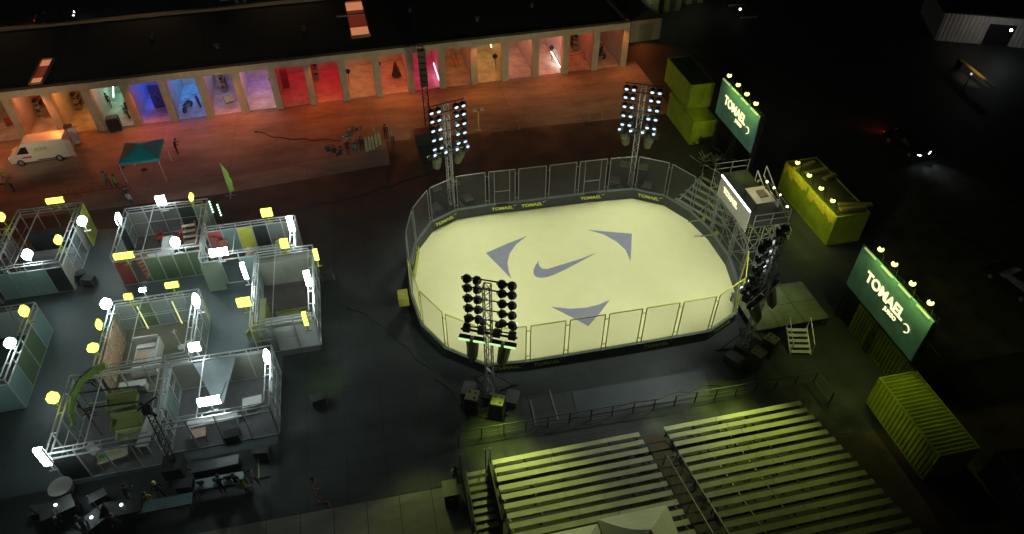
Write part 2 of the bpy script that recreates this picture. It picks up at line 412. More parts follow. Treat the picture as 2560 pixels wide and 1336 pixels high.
for k, x in enumerate((-44,-38,-22,-15,-6,6,13,20,26)):
    v_ = MB().cyl((x,5+2.2*(k%3),5.15),(x,5+2.2*(k%3),5.55),.2,.2,10).build('roof_vent', mat('vent_zinc',(.14,.14,.14),.5,.4), gar)
    MB().cyl((x,5+2.2*(k%3),5.56),(x,5+2.2*(k%3),5.68),.34,.1,10).build('cowl', mat('vent_zinc',(.14,.14,.14),.5,.4), v_)
for x in cols[::2]: MB().box(x-.04,x+.04,.6,15.1,5.152,5.175).build('roof_seam', mat('seam_felt',(.035,.032,.03),.8), gar)
for x in cols[:-1]:
    for s_ in (.55,GP-.55): MB().bar((x+s_,.6,4.45),(x+s_,5.5,4.45),.06).build('door_track', BLACK, gar)
for x, ys, nm in ((-31.6,(0.9,6.2),'narrow'),(-0.1,(3.9,13.4),'wide')):
    w = 0.5 if nm == 'narrow' else 0.95
    b = MB(); b.box(x-w-0.12,x-w,ys[0],ys[1],5.15,5.45); b.box(x+w,x+w+0.12,ys[0],ys[1],5.15,5.45); b.box(x-w,x+w,ys[0]-0.12,ys[0],5.15,5.45); b.box(x-w,x+w,ys[1],ys[1]+.12,5.15,5.45)
    s = b.build('skylight', mat('skylight_curb',(0.45,0.25,0.15),0.7), gar)
    n = 4; hh = (ys[1]-ys[0])/n
    for k in range(n):
        gm = glow('skylight_orange', (1.0,0.36,0.16), 0.55) if k in (0,3) else glow('skylight_dark_red', (0.5,0.07,0.03), 0.22)
        MB().box(x-w+.01,x+w-.01,ys[0]+k*hh+0.03,ys[0]+(k+1)*hh-0.03,5.2,5.3).build('pane', gm, s)
    if nm == 'wide':
        MB().box(x-2.2,x+w,9.0,9.3,5.5,5.62).build('roof_pipe', mat('galvanised',(0.45,0.45,0.5),0.4,0.5), s)

BAY = {  # centre column index from the left of the lit row: (back colour, power, front colour, power)
 -38.0: ((1,.45,.15),20,(1,.45,.2),50), -34.5: ((1,.4,.15),30,(1,.42,.18),90), -30.97: ((.45,.6,.15),60,(1,.42,.12),110), -27.44: ((.3,1,.75),190,(1,.5,.4),60),
 -23.91: ((.06,.2,1),420,(.5,.2,.6),45), -20.38: ((.08,.42,1),380,(.6,.35,.8),50), -16.85: ((.45,.35,.9),120,(.9,.5,.6),60), -13.32: ((.5,.3,1),170,(1,.6,.45),120),
 -9.79: ((1,.02,.12),170,(1,.14,.03),55), -6.26: ((1,.01,.10),190,(1,.16,.03),70), -2.73: ((1,.4,.18),130,(1,.38,.16),90), .8: ((1,.30,.14),130,(1,.25,.14),90),
 4.33: ((1,.03,.25),170,(1,.02,.15),80), 7.86: ((1,.35,.08),75,(1,.35,.12),45), 11.39: ((1,.6,.2),130,(1,.42,.14),70), 14.92: ((1,.5,.35),130,(1,.42,.28),80),
 18.45: ((1,.5,.42),150,(1,.4,.33),100), 21.98: ((1,.28,.08),80,(1,.25,.08),50), 25.51: ((1,.2,.08),30,(1,.2,.1),18)}
for x, (c1, p1, c2, p2) in BAY.items():
    xc = x+GP/2
    lamp('bay_light', 'AREA', gw(xc,6.2,4.8), p1*(0.42 if c1[0] == 1 and c1[1] < .1 else .52), tuple(v**1.4 for v in c1), size=2.2, sy=1.2)
    lamp('bay_light', 'AREA', gw(xc,1.8,4.8), p2*.95, tuple(v**1.5 for v in c2), size=2.0, sy=0.8)
# warm spill onto the apron from the lights under the fascia
for k in range(9):
    x = -40+8.6*k
    lamp('fascia_light', 'SPOT', gw(x,-0.4,4.5), (1000 if x < -12 else 600), (1,.20,.035) if x < 0 else (1,.27,.055), target=gw(x,-3.6,0), size=0.4, spot=140, blend=1.0)

for (x, y, z), tx, pw in (((-33,57,7),-33,1500),((-14,57,7),-16,1300),((5.5,50.2,9),5,1700),((21.9,49.6,9),23,2300)):  # added fill spots that brighten fascia and columns, no fixtures modelled
    lamp('garage_fill','SPOT',(x,y,z),pw,(1,.70,.40) if x<0 else (.95,.80,.34),target=gw(tx,-1.0,2.2),size=.3,spot=75,blend=1.0)
def tube(x, y0, y1, z, m, lab, horiz=True, z1=None):
    p = gw(x, y0, z); q = gw(x, y1, z1 if z1 is not None else z)
    t = thing('tube_light', p, lab, 'tube light', None)
    d = (q[0]-p[0], q[1]-p[1], q[2]-p[2])
    MB().bar((0,0,0), d, 0.10, n=8).build('tube', m, t)
    MB().bar((0.10,0,-.02), (d[0]+.10,d[1],d[2]-.02), 0.09).build('fixture', mat('fixture_white',(0.6,0.6,0.6),0.5), t)
tube(7.62,1.0,4.6,0.55, glow('pink_tube',(1,.35,.6),7), 'pink neon tube along the side wall of the magenta garage bay', z1=0.9)
tube(21.7,0.9,4.4,0.45, glow('white_tube',(1,.92,.75),10), 'bright white tube along the side wall of a pink garage bay', z1=0.7)
tube(14.4,4.2,5.9,2.2, glow('yellow_tube',(1,.95,.25),8), 'yellow tube high on the wall of an orange garage bay', z1=2.9)
tube(-26.6,4.7,6.0,1.2, glow('mint_tube',(.7,1,.85),10), 'mint white tube in the corner of the green garage bay', z1=1.9)
for x in (-40,-24,-8): lamp('parapet_fill','SPOT',gw(x,24,9),420,(1,.55,.25),target=gw(x,15.4,5.2),size=.3,spot=85,blend=1.0)  # added spots behind the block, only to brighten the rear parapet
# furniture seen inside the bays
def crate_like(name, gx, gy, sx, sy, sz, m, lab, cat):
    t = thing(name, gw(gx,gy,0.05), lab, cat, rz=GZ)
    return t
tv = thing('wall_screen', gw(-16.0,6.4,1.6), 'small cyan screen glowing inside the lilac garage bay', 'screen', rz=GZ)
MB().box(-0.62,0.62,0.0,0.08,-.05,1.3).build('casing', BLACK, tv); MB().box(-0.56,0.56,-0.02,-0.004,0.02,1.22).build('display', glow('cyan_screen',(.25,.75,1),2.0), tv)
MB().bar((0,0.04,-1.55),(0,0.04,-.05),0.07).build('stand', BLACK, tv)

def motorbike(loc, rz, label):
    t = thing('motorcycle', loc, label, 'motorcycle', 'motorcycles parked in the garage bays', rz)
    for x in (-0.68,0.68):
        w = MB()
        for k in range(14):
            a0, a1 = 2*math.pi*k/14, 2*math.pi*(k+1)/14
            w.bar((x+.27*math.cos(a0),0,.32+.27*math.sin(a0)),(x+.27*math.cos(a1),0,.32+.27*math.sin(a1)),0.11)
        for k in range(5): w.bar((x,0,.32),(x+.27*math.cos(k*1.257),0,.32+.27*math.sin(k*1.257)),0.03)
        w.build('wheel', BLACK, t)
    MB().box(-0.3,0.28,-.14,.14,.32,.62).bar((.68,0,.32),(.42,0,1.0),.07).bar((-.68,0,.32),(-.1,0,.5),.08).build('frame', STEEL, t)
    MB().blob((.18,0,.82),.24,1.2,.65,.6).build('fuel_tank', mat('tank_blue',(.05,.06,.2),.3), t)
    MB().blob((-.35,0,.80),.3,1.3,.5,.28).build('saddle', BLACK, t)
    MB().bar((.42,-.36,1.03),(.42,.36,1.03),.04).build('handlebar', BLACK, t)
    return t
mb0 = motorbike(gw(-19.2,2.2,.05), R(70), 'dark motorcycle standing in the blue garage bay, the wider parked of two')
again(mb0, gw(-18.2,3.0,.05), 'dark motorcycle parked behind another in the blue garage bay', R(110))
again(mb0, gw(27.0,2.0,.05), 'dark motorcycle in the dim red end bay of the garages', R(30))
again(mb0, gw(27.7,3.6,.05), 'dark motorcycle deeper inside the dim red end bay', R(60))
again(mb0, gw(-25.3,2.4,.05), 'dark motorcycle standing in the mint green garage bay', R(120))

def wheelchair_like(): pass
SH = None
for k, (gx, gy, lab) in enumerate(((-33.9,5.2,'grey shelf rack of boxes in the bay behind the van roof'),(-30.4,5.6,'grey shelf rack of boxes in the olive and orange bay'),(-15.6,5.6,'grey shelf rack behind the cyan screen'),(-5.6,6.2,'grey shelf rack of boxes in the second crimson bay'),(5.1,5.8,'grey shelf rack in the magenta bay'),(8.6,5.4,'grey shelf rack in the dark orange bay'),(19.2,5.9,'grey shelf rack in the bay with the white tube'),(25.0,6.0,'grey shelf rack at the rear of the deep orange bay'))):
    if SH is None:
        SH = thing('storage_rack', gw(gx,gy,.05), lab, 'shelf rack', 'shelf racks in the garage bays', R(90)); u = MB()
        for a_ in (-.9,.9):
            for b_ in (-.25,.25): u.bar((a_,b_,0),(a_,b_,1.9),.06)
        u.build('upright', STEEL, SH)
        for z_ in (.3,.95,1.6):
            bd = MB().box(-.95,.95,-.28,.28,z_,z_+.05).build('shelf', STEEL, SH)
            for j in range(3): MB().box(-.8+.55*j,-.42+.55*j,-.2,.2,z_+.052,z_+.25+.1*((j+int(z_*10))%3)).build('carton', (mat('carton_tan',(.35,.24,.14),.8), BLACK, RED)[(j+int(z_*10))%3], bd)
    else: again(SH, gw(gx,gy,.05), lab, R(92))
# draped stand in the orange bay
t = thing('draped_cone_rack', gw(3.2,4.0,.05), 'dark cone shaped coat rack in the salmon orange bay', 'coat rack')
MB().cyl((0,0,0.2),(0,0,1.9),0.55,0.06,10).build('drape', mat('dark_cloth',(.05,.03,.03),.9), t); MB().cyl((0,0,0),(0,0,.2),.06,.06,6).build('pole', BLACK, t)
for gx, gy, lab in ((-2.1,3.4,'small dark fan fixed beside a column of the peach bay'),(1.35,4.4,'small dark fan fixed beside a column of the salmon bay'),(-10.3,3.6,'small dark fan on the column of the lilac peach bay'),(14.5,2.9,'small dark fan at the column below the yellow tube'),(15.5,3.0,'small dark fan on the wall of the pale pink bay'),(21.4,3.4,'small dark fan above the white tube')):
    t = thing('wall_fan', gw(gx,gy,1.7), lab, 'fan', 'dark fans on the garage walls')
    MB().cyl((0,-.08,0),(0,.08,0),.28,.28,10).build('cage', BLACK, t); MB().bar((0,0,0),(-.1 if gx<5 else .1,0,-1.65),.06).build('bracket', BLACK, t)
# posters / mural board in the blue bay
t = thing('mural_board', gw(-21.6,3.4,.05), 'blue board with pale lilac squiggles in the deep blue bay', 'mural board', rz=GZ)
MB().box(-1.1,.2,-.05,.05,0,2.6).build('panel', mat('mural_blue',(.06,.10,.42),.5,var=.6,scale=2.5), t)
sq = MB()
for k in range(26):
    a = k*.5; sq.bar((-.5+.22*math.sin(a)+.012*k,-.065,2.4-.085*k),(-.5+.22*math.sin(a+.5)+.012*(k+1),-.065,2.4-.085*(k+1)),.07,.02)
sq.build('squiggle', mat('lilac_paint',(.45,.25,.6),.5), t)
# closed shutter of the crimson bays
for gx, lab in ((-9.0,'dark red locker against the wall of the first crimson bay'),(26.3,'dark red locker in the dim end bay beside the motorcycles')):
    t = thing('locker', gw(gx,4.6,.05), lab, 'locker', rz=GZ)
    MB().box(-.35,.35,-.3,.3,0,2.0).build('body', mat('locker_red',(.20,.02,.03),.5), t)
    for s in (-.17,.17): MB().box(s-.15,s+.15,-.33,-.305,.08,1.92).build('door', mat('locker_door',(.26,.03,.04),.5), t)
# diagonal bench and clutter in the brown bay
t = thing('work_ladder', gw(10.4,4.6,.05), 'folded wooden ladder leaning in the dark orange bay', 'ladder', rz=R(20))
lad = MB(); lad.bar((-.25,0,0),(-.6,1.3,2.9),.08); lad.bar((.25,0,0),(-.1,1.3,2.9),.08)
lad.build('rail', ORNG, t)
for k in range(8):
    f_ = (k+1)/9.; MB().bar((-.25-.35*f_,1.3*f_,2.9*f_),(.25-.35*f_,1.3*f_,2.9*f_),.05).build('rung', ORNG, t)
t = thing('chain_barrier', gw(23.8,2.6,.05), 'red chain slung low across the deep orange bay', 'chain barrier', rz=GZ)
MB().bar((-1.4,0,0),(-1.4,0,1.1),.07).bar((1.4,0,0),(1.4,0,1.1),.07).build('post', RED, t)
ch = MB()
for k in range(10):
    f0, f1 = k/10, (k+1)/10; zz = lambda f: 1.0-.9*f*(1-f); ch.bar((-1.4+2.8*f0,0,zz(f0)),(-1.4+2.8*f1,0,zz(f1)),.06)
ch.build('chain', RED, t)
for gx, gy, m_, lab in ((-36.6,3.6,RED,'red tool cart at the edge of the far dim bay'),(-33.2,4.4,mat('tool_brown',(.25,.16,.09),.6),'brown tool cart in the bay behind the van'),(-32.2,5.4,mat('tool_yellow',(.35,.32,.08),.6),'olive tool cart in the bay behind the van'),(-25.2,4.0,BLACK,'black tool cart in the mint green bay'),(-15.0,2.8,WHITE,'white tool cart in the lilac bay under the cyan screen')):
    t = thing('tool_cart', gw(gx,gy,.05), lab, 'tool cart', 'tool carts in the garage bays', R(20))
    MB().box(-.5,.5,-.3,.3,.15,.95).build('cabinet', m_, t); MB().box(-.54,.54,-.34,.34,.955,1.0).build('top', STEEL, t)
    for k in range(3): MB().box(-.46,.46,-.33,-.302,.2+.25*k,.4+.25*k).build('drawer', m_, t)
    for a, b in ((1,1),(1,-1),(-1,1),(-1,-1)): MB().cyl((a*.4-.03,b*.22,.08),(a*.4+.03,b*.22,.08),.075,.075,8).build('caster', BLACK, t)
t = thing('dark_generator', gw(-26.0,-0.2,0), 'black generator on wheels in front of a column of the brown bay', 'generator', rz=R(10))
MB().box(-.6,.6,-.5,.5,.25,1.35).build('housing', BLACK, t); MB().box(-.5,.5,-.4,.4,1.352,1.5).build('lid', mat('dark_grey_plastic',(.08,.07,.07),.5), t)
for s in (-.45,.45): MB().cyl((s-.06,-.3,.22),(s+.06,-.3,.22),.22,.22,12).build('wheel', BLACK, t)
MB().bar((-.5,.5,.9),(-.5,1.0,1.1),.05).bar((.5,.5,.9),(.5,1.0,1.1),.05).bar((-.5,1.0,1.1),(.5,1.0,1.1),.05).build('handle', STEEL, t)

# second building at the end of the garages
ann = thing('garage_annex', (34,77.5), 'orange lit gabled shed past the end of the garages', 'building', rz=R(3))
MB().box(-2.0,2.0,0,9,0,2.8).build('wall', mat('annex_wall',(.5,.42,.32),.8), ann)
MB().add([(-2.2,-.2,2.8),(2.2,-.2,2.8),(2.2,9.2,2.8),(-2.2,9.2,2.8),(0,-.2,4.1),(0,9.2,4.1)], [(0,1,4),(2,3,5),(1,2,5,4),(3,0,4,5),(0,3,2,1)]).build('roof', ROOF, ann)
MB().box(-.9,.9,-.05,-.01,0,2.2).build('door', mat('annex_door',(.3,.3,.2),.6), ann)
lamp('annex_light','SPOT',(33.6,77.2,2.6),260,(1,.2,.03),target=(33.4,74,0),size=.2,spot=110,blend=.6)
for k, (x, y, lab) in enumerate(((36.6,84.6,'olive shed with a flat pale roof behind the gabled one'),(40.6,86.4,'dim shed with a flat roof between two others far off'),(44.6,88.2,'pale green flat roofed shed farthest along the row'))):
    t = thing('storage_shed', (x,y), lab, 'shed', rz=R(6))
    MB().box(-1.3,1.3,-1.2,1.2,0,2.5).build('wall', mat('shed_olive',(.32,.34,.2),.7), t); MB().box(-1.4,1.4,-1.3,1.3,2.502,2.62).build('roof', mat('shed_roof',(.3,.34,.2),.7), t)
    MB().box(-.45,.45,-1.24,-1.205,0,2.0).build('door', mat('shed_door',(.1,.1,.07),.6), t)
    lamp('shed_light','POINT',(x,y-2.6,3.4),28 if k!=1 else 12,(.8,.9,.45),size=.2)

# ================================================================ CONTAINERS AND SCREENS
def corrug(mb, a, b, z0, z1, depth=0.05, pitch=0.28, outward=(0,-1)):
    """corrugated sheet from a to b (2-D points)"""
    a = Vector((*a,0)); b = Vector((*b,0)); d = b-a; n = max(2, round(d.length/pitch)); o = Vector((*outward,0))*depth
    pts = []
    for k in range(n):
        for f, s in ((0,0),(.3,0),(.45,1),(.85,1)):
            pts.append(a+d*((k+f)/n)+o*s)
    pts.append(b)
    vs = [(p.x,p.y,z0) for p in pts]+[(p.x,p.y,z1) for p in pts]; m = len(pts)
    mb.add(vs, [(k,k+1,m+k+1,m+k) for k in range(m-1)])
def container(x0, y0, z0, ln, label, body=VOLT, w=2.44, h=2.6, top=None, group='shipping containers around the rink', rz=0, ridged=True):
    """long side along +y; x0,y0 = near corner"""
    t = thing('shipping_container', (x0,y0,z0), label, 'shipping container', group, rz)
    f_ = MB()
    for x in (0.05,w-0.05):
        for y in (0.05,ln-0.05): f_.box(x-.06,x+.06,y-.06,y+.06,0,h)
        for z in (0.06,h-0.06): f_.box(x-.055,x+.055,.11,ln-.11,z-.06,z+.06)
    for y in (0.05,ln-0.05):
        for z in (0.06,h-0.06): f_.box(.11,w-.11,y-.055,y+.055,z-.06,z+.06)
    f_.build('frame', body, t)
    s = MB()
    if ridged:
        corrug(s, (0.05,0.1), (0.05,ln-.1), .1, h-.1, .08, .30, (-1,0)); 
    else: s.face([(0.02,.1,.1),(0.02,ln-.1,.1),(0.02,ln-.1,h-.1),(0.02,.1,h-.1)])
    s.build('side_wall', body, t)
    s = MB(); corrug(s, (w-.05,0.1), (w-.05,ln-.1), .1, h-.1, .04, .28, (1,0)); s.build('side_wall', body, t)
    s = MB(); corrug(s, (0.1,.05), (w-.1,.05), .1, h-.1, .04, .28, (0,-1)); s.build('end_wall', body, t)
    for k in (0,1):
        d = MB().box(.1+k*(w/2-.1),w/2-.01+k*(w/2-.1),ln-.08,ln-.03,.1,h-.1).build('door', body, t)
        MB().bar((.4+k*1.2,ln-.01,.2),(.4+k*1.2,ln-.01,h-.2),.04).build('lock_rod', STEEL, d)
    r = MB(); n = max(2, round(ln/.28))
    for k in range(n):
        y = .1+(ln-.2)*k/n; hgt = h-.04
        r.add([(.1,y,hgt-.05),(w-.1,y,hgt-.05),(w-.1,y+.14,hgt+.03),(.1,y+.14,hgt+.03),(w-.1,y+(ln-.2)/n,hgt-.05),(.1,y+(ln-.2)/n,hgt-.05)],[(0,1,2,3),(3,2,4,5)])
    r.build('roof', top or body, t)
    return t
container(30.0,54.15,0,6.06,'volt green container at ground level under another beside the far screen', group='stacked green containers')
container(30.35,56.6,2.6,6.06,'dark topped green container stacked on a ground level one by the far screen', top=DKGREEN, group='stacked green containers')
cm = container(35.0,37.4,0,8.2,'flat fronted volt container under four yellow lamps behind the scaffold platform', top=mat('pallet_dark',(.06,.06,.02),.8), w=3.0, h=3.0, ridged=False)
container(29.0,16.55,0,5.9,'ribbed volt green container beside the bleachers with its roof in view', w=2.7)
container(31.6,22.6,0,6.06,'volt green container that carries the near teal screen')
container(27.2,9.0,0,6.0,'unlit dark container in the shadows past the ribbed green one', body=mat('dark_container',(.035,.045,.04),.6), rz=R(-6)).location = (31.9,10.2,0)
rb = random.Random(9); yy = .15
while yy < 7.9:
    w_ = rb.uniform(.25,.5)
    if not 4.0 < yy < 4.3: MB().box(-.035,-.008,yy,min(yy+w_-.02,8.05),2.95-rb.uniform(.55,1.0),2.95).build('yellow_band_strip', mat('band_yellow',(.62,.50,.03),.6,var=.3,scale=3), cm)  # jagged yellow band along the top of the container front
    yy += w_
# planks on the middle container
for k, (x, y, l, a) in enumerate(((36.2,44.6,2.4,15),(36.8,43.6,2.2,8),(37.4,42.6,1.4,20),(37.3,38.6,2.8,-12),(36.9,38.2,2.3,-3))):
    t = thing('timber_plank', (x,y,3.02+.0), ('yellowish plank on the flat fronted container, '+('topmost and short','second beside the lamps','thin one at the middle','long one at the near corner','stub next to the near corner plank')[k]), 'plank', 'planks lying on a container roof', R(a))
    MB().box(-l/2,l/2,-.16,.16,0,.12).build('board', mat('plank_wood',(.35,.27,.06),.8), t)
    MB().box(-l/2,l/2,-.36,-.22,.0,.09).build('batten', mat('plank_dark',(.12,.09,.03),.8), t)

def arm_lamp(x, y, z, label, dx=0.45, power=95, col=(0.86,1.0,0.22)):
    t = thing('arm_lamp', (x,y,z), label, 'lamp', 'yellow lamps on arms above screens and container')
    MB().bar((.35,0,-1.3),(0,0,0.12),.05).bar((0,0,0.12),(-dx,0,0.22),.045).build('arm', BLACK, t)
    MB().cyl((-dx,0,.20),(-dx,0,.30),.10,.06,10).build('shade', BLACK, t)
    MB().blob((-dx,0,.04),.20,1,1,.8,12,8).build('bulb', LAMPY, t)
    # light leaves under the shade towards the face below
    lamp('lamp_light','SPOT',(x-dx-.08,y,z-.36),power*1.5,col,target=(x+.25,y,z-3.2),size=.12,spot=135,blend=.7)
    return t
TEAL = mat('teal_screen_cloth', (0.12,0.30,0.31), 0.6, var=0.45, scale=0.5)
SIGNW = glow('cream_sign_glow', (1.0,0.93,0.50), 1.35)
def screen(xf, y0, y1, z0, z1, label, which, foot=None):
    t = thing('display_screen', (xf,(y0+y1)/2,0), label, 'screen', 'teal screens with a lit title')
    W = y1-y0
    MB().box(0,.12,-W/2,W/2,z0,z1).build('screen_cloth', TEAL, t)
    for y in (-W/2+.2,W/2-.2,0):
        MB().truss((.4,y,0),(.4,y,z1-.02),.3,.6,.045).build('support_truss', BLACK, t)
    for z in (z0+.1,z1-.2): MB().truss((.4,-W/2+.38,z),(.4,W/2-.38,z),.26,.6,.04).build('cross_truss', BLACK, t)
    zc = z0+(z1-z0)*.53
    rot = (R(90),0,R(-90))
    lettering('TOMAEL', 1.12, SIGNW, t, (-.03,.30,zc+.12), rot, .02, bold=.03, sx=.93)
    lettering('JUEGO', .40, SIGNW, t, (-.03,-.7,zc-.60), rot, .02, 'small_lettering', bold=.01)
    sw = []
    for k in range(9):
        a = R(150)-R(240)*k/8; sw.append((-.03,-2.25-.30*math.cos(a), zc-.35+.30*math.sin(a)))
    s = MB()
    for p, q in zip(sw, sw[1:]): s.bar(p,q,.11,.03)
    s.build('logo_hook', SIGNW, t)
    for k in range(4):
        y = -W/2+W*(k+.5)/4
        MB().box(-.10,-.02,y-.62,y+.62,z1-.06,z1+.05).build('top_light_strip', glow('dim_volt_strip',(.7,.85,.3),.55), t)
    return t
screen(31.15,22.75,30.1,3.3,6.95,'large teal screen beside the bleachers with a bright title, the one nearer the stands','near')
screen(30.9,45.2,52.2,4.65,8.2,'large teal screen with a bright title in front of the stacked containers','far')
for nm, lst in (('the screen beside the bleachers',((2220,625),(2254,665),(2298,717),(2343,768))),):
    for k, p in enumerate(lst):
        y = (28.9,27.3,25.4,23.7)[k]
        arm_lamp(30.9,(27.75,26.3,24.5,22.8)[k]+.35,8.3,'yellow lamp above %s, %s'%(nm,('at its far corner','second from its far corner','second from its near corner','at its near corner')[k]), dx=.3)
for k in range(4):
    arm_lamp(30.6,(49.9,48.2,46.6,45.0)[k]+.3,9.4,'yellow lamp above the screen by the stacked containers, %s'%('topmost of four','second from the top','third from the top','lowest of four')[k], dx=.3)
for k in range(4):
    arm_lamp(34.75,(43.0,41.1,39.25,37.55)[k]+.3,4.4,'yellow lamp over the flat fronted container, %s'%('topmost of four','second from the top','third from the top','lowest of four')[k], dx=.35, power=55)
# added volt fill that brightens the container faces, without fixtures
lamp('container_fill','SPOT',(24.5,45.5,5.5),420,(.92,1,.25),target=(30,57,2.4),size=.3,spot=60,blend=.6)
lamp('container_fill','SPOT',(27.5,42.5,6.0),110,(.9,1,.3),target=(35,41.3,1.0),size=.3,spot=70,blend=.6)
lamp('container_fill','SPOT',(24.6,21.8,2.6),150,(.9,1,.25),target=(29,20.5,1.6),size=.3,spot=64,blend=.6)

# ================================================================ STANDS
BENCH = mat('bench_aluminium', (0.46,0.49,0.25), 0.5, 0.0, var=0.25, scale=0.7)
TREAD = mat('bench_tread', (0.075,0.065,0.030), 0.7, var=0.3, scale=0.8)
def bleacher(x0, x1, rows, label, v0=22.72, dv=.69, z0=1.02, dz=.19):
    t = thing('bleacher', ((x0+x1)/2, v0, 0), label, 'bleacher', 'aluminium bleachers facing the rink')
    W = (x1-x0)/2
    for k in range(rows):
        y = -dv*k; z = z0+dz*k
        j = random.uniform(-.02,.02)
        cut = random.uniform(-.5,.5)*W*.6
        pk = MB().box(-W+j,cut-.012,y-.16,y+.16,z-.05,z).box(cut+.012,W+j,y-.157,y+.157,z-.052,z-.004)
        pk.build('seat_plank', BENCH, t)
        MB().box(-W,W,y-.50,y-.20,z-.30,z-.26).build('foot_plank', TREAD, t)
    fr = MB()
    n = 5
    for i in range(n+1):
        x = -W+.15+(2*W-.3)*i/n
        fr.bar((x,.15,z0-.35),(x,-dv*rows,z0+dz*rows-.35),.07)
        for k in range(0,rows,3): fr.bar((x,-dv*k,0),(x,-dv*k,z0+dz*k-.3),.06)
        fr.bar((x,0,.1),(x,-dv*rows,.1),.06)
    fr.build('support_frame', BLACK, t)
    return t
bleacher(3.85,13.15,16,'bleacher of pale benches behind the open stair at the deck end')
bleacher(14.8,24.15,17,'bleacher of pale benches next to the ribbed green container')
# aisle between the stands
t = thing('aisle_stair', (14.0,22.6), 'brownish stepped aisle with rails between the two bleachers', 'aisle stairs')
for k in range(15): MB().box(-.62,.62,-.69*k-.52,-.69*k-.05,.72+.19*k,.77+.19*k).build('tread', mat('rusty_tread',(.10,.08,.035),.8), t)
for x in (-.2,.55):
    MB().bar((x,-2.2,2.1),(x,-9.5,4.1),.05).bar((x,-2.2,1.1),(x,-2.2,2.1),.05).bar((x,-5.6,1.9),(x,-5.6,3.0),.05).build('handrail', mat('dull_rail',(.14,.15,.10),.5,.3), t)
# open stair at the left end
def stair(x, y, rz, n, w, dz, dy, label, m=STEEL, rails=True, base=0.0):
    t = thing('open_stair', (x,y,base), label, 'stairs', rz=rz)
    for k in range(n): MB().box(-w/2,w/2,dy*k,dy*k+.26,dz*(k+1)-.04,dz*(k+1)).build('tread', m, t)
    s = MB()
    for sx in (-w/2-.04,w/2+.04): s.bar((sx,-.05,0),(sx,dy*n,dz*n),.06,.16)
    s.build('stringer', m, t)
    if rails:
        r = MB()
        for sx in (-w/2-.06,w/2+.06):
            r.bar((sx,0,1.0),(sx,dy*n,dz*n+1.0),.05); r.bar((sx,0,0),(sx,0,1.0),.05); r.bar((sx,dy*n,dz*n-.1),(sx,dy*n,dz*n+1),.05)
        r.build('handrail', m, t)
    return t
DKST = mat('dull_step_metal', (.22,.24,.18), .5, .2)
stair(2.85,19.2,0,8,1.25,.12,.42,'open stair of thin grey steps beside the bleacher end',DKST,rails=False)
t = thing('side_enclosure', (2.85,21), 'dark panelled sides around the open stair by the bleacher', 'enclosure')
MB().box(-.95,-.85,-2.2,2.0,0,1.9).build('side_panel', BLACK, t); MB().box(.72,.8,-2.2,1.8,0,1.5).build('side_panel', BLACK, t)
MB().bar((-.9,1.9,0),(-.9,1.9,2.3),.06).bar((.9,1.9,0),(.9,1.9,2.3),.06).bar((.6,1.9,0),(.6,1.9,2.3),.06).build('post', STEEL, t)

def railing(pts, label, z=1.1, step=1.45, m=None, z0=0.0):
    t = thing('handrail_fence', (*pts[0],z0), label, 'railing'); o = Vector((*pts[0],0)); m = m or BLACK
    for i, (p, q) in enumerate(zip(pts, pts[1:])):
        p = Vector((*p,0))-o; q = Vector((*q,0))-o; n = max(1, round((q-p).length/step))
        MB().bar(p+Vector((0,0,z)), q+Vector((0,0,z)), .05).bar(p+Vector((0,0,z*.55)), q+Vector((0,0,z*.55)), .035).bar(p+Vector((0,0,z*.2)), q+Vector((0,0,z*.2)), .035).build('rail', m, t)
        for k in range(n+(i == len(pts)-2)):
            e = p+(q-p)*k/n; MB().bar(e, e+Vector((0,0,z)), .06).build('post', m, t)
    return t
RAIL = mat('dark_rail', (.06,.065,.06), .5, .3)
railing([(2.1,24.9),(2.2,25.25),(26.5,24.7),(26.6,22.9)], 'long dark railing between the bleachers and the rink', m=RAIL)
# pale cable ramps and a blue-grey ramp plate on the front deck
for k, (p, q) in enumerate((((1325,1000),(1340,1065)),((1373,975),(1395,1050)))):
    a = at(*p,.03); b = at(*q,.03)
    t = thing('cable_cover', (*a,0), ('thin pale cable cover lying on the deck, '+('nearer the front tower','nearer the grey ramp plate')[k]), 'cable cover', 'cable covers on the deck')
    d = (b[0]-a[0], b[1]-a[1])
    MB().bar((0,0,.04),(d[0],d[1],.04),.10,.05).build('channel', mat('cable_grey',(.12,.13,.13),.6), t)
pr_ = [at(1430,980,.05), at(1760,925,.05), at(1775,985,.05), at(1445,1045,.05)]
MB().prism(pr_, .013, .05).build('ramp_plate', mat('blue_grey_plate',(.030,.046,.052),.5,var=.25,scale=.8))['kind'] = 'structure'
# volt floods spilling on the deck in front of the stands
for (x, y), pw in (((1240,1090),330),((1800,1005),330),((1680,1050),80)):
    a = at(x,y); lamp('deck_flood','SPOT',(a[0]+.5,a[1]+1.3,4.6),pw*2.2,(.72,1,.12),target=(a[0],a[1]-.2,0),size=.1,spot=62,blend=1.0)
lamp('stand_flood','SPOT',(5.6,26.6,5.6),1750,(.86,1,.24),target=(5.5,20.5,1.0),size=.3,spot=75,blend=.9)
lamp('stand_flood','SPOT',(21.8,27.0,5.6),2000,(.86,1,.24),target=(19.5,19.5,1.5),size=.3,spot=75,blend=.9)
lamp('strip_fill','SPOT',(0,25,5),420,(.75,.9,.25),target=(-1,20,0),size=.3,spot=75,blend=1.0)  # added fill to brighten the concrete strip, no lamp stands here
a = at(815,950); lamp('maze_flood','SPOT',(a[0],a[1],5.0),190,(.5,1,.02),target=(a[0],a[1],0),size=.08,spot=44,blend=1.0)

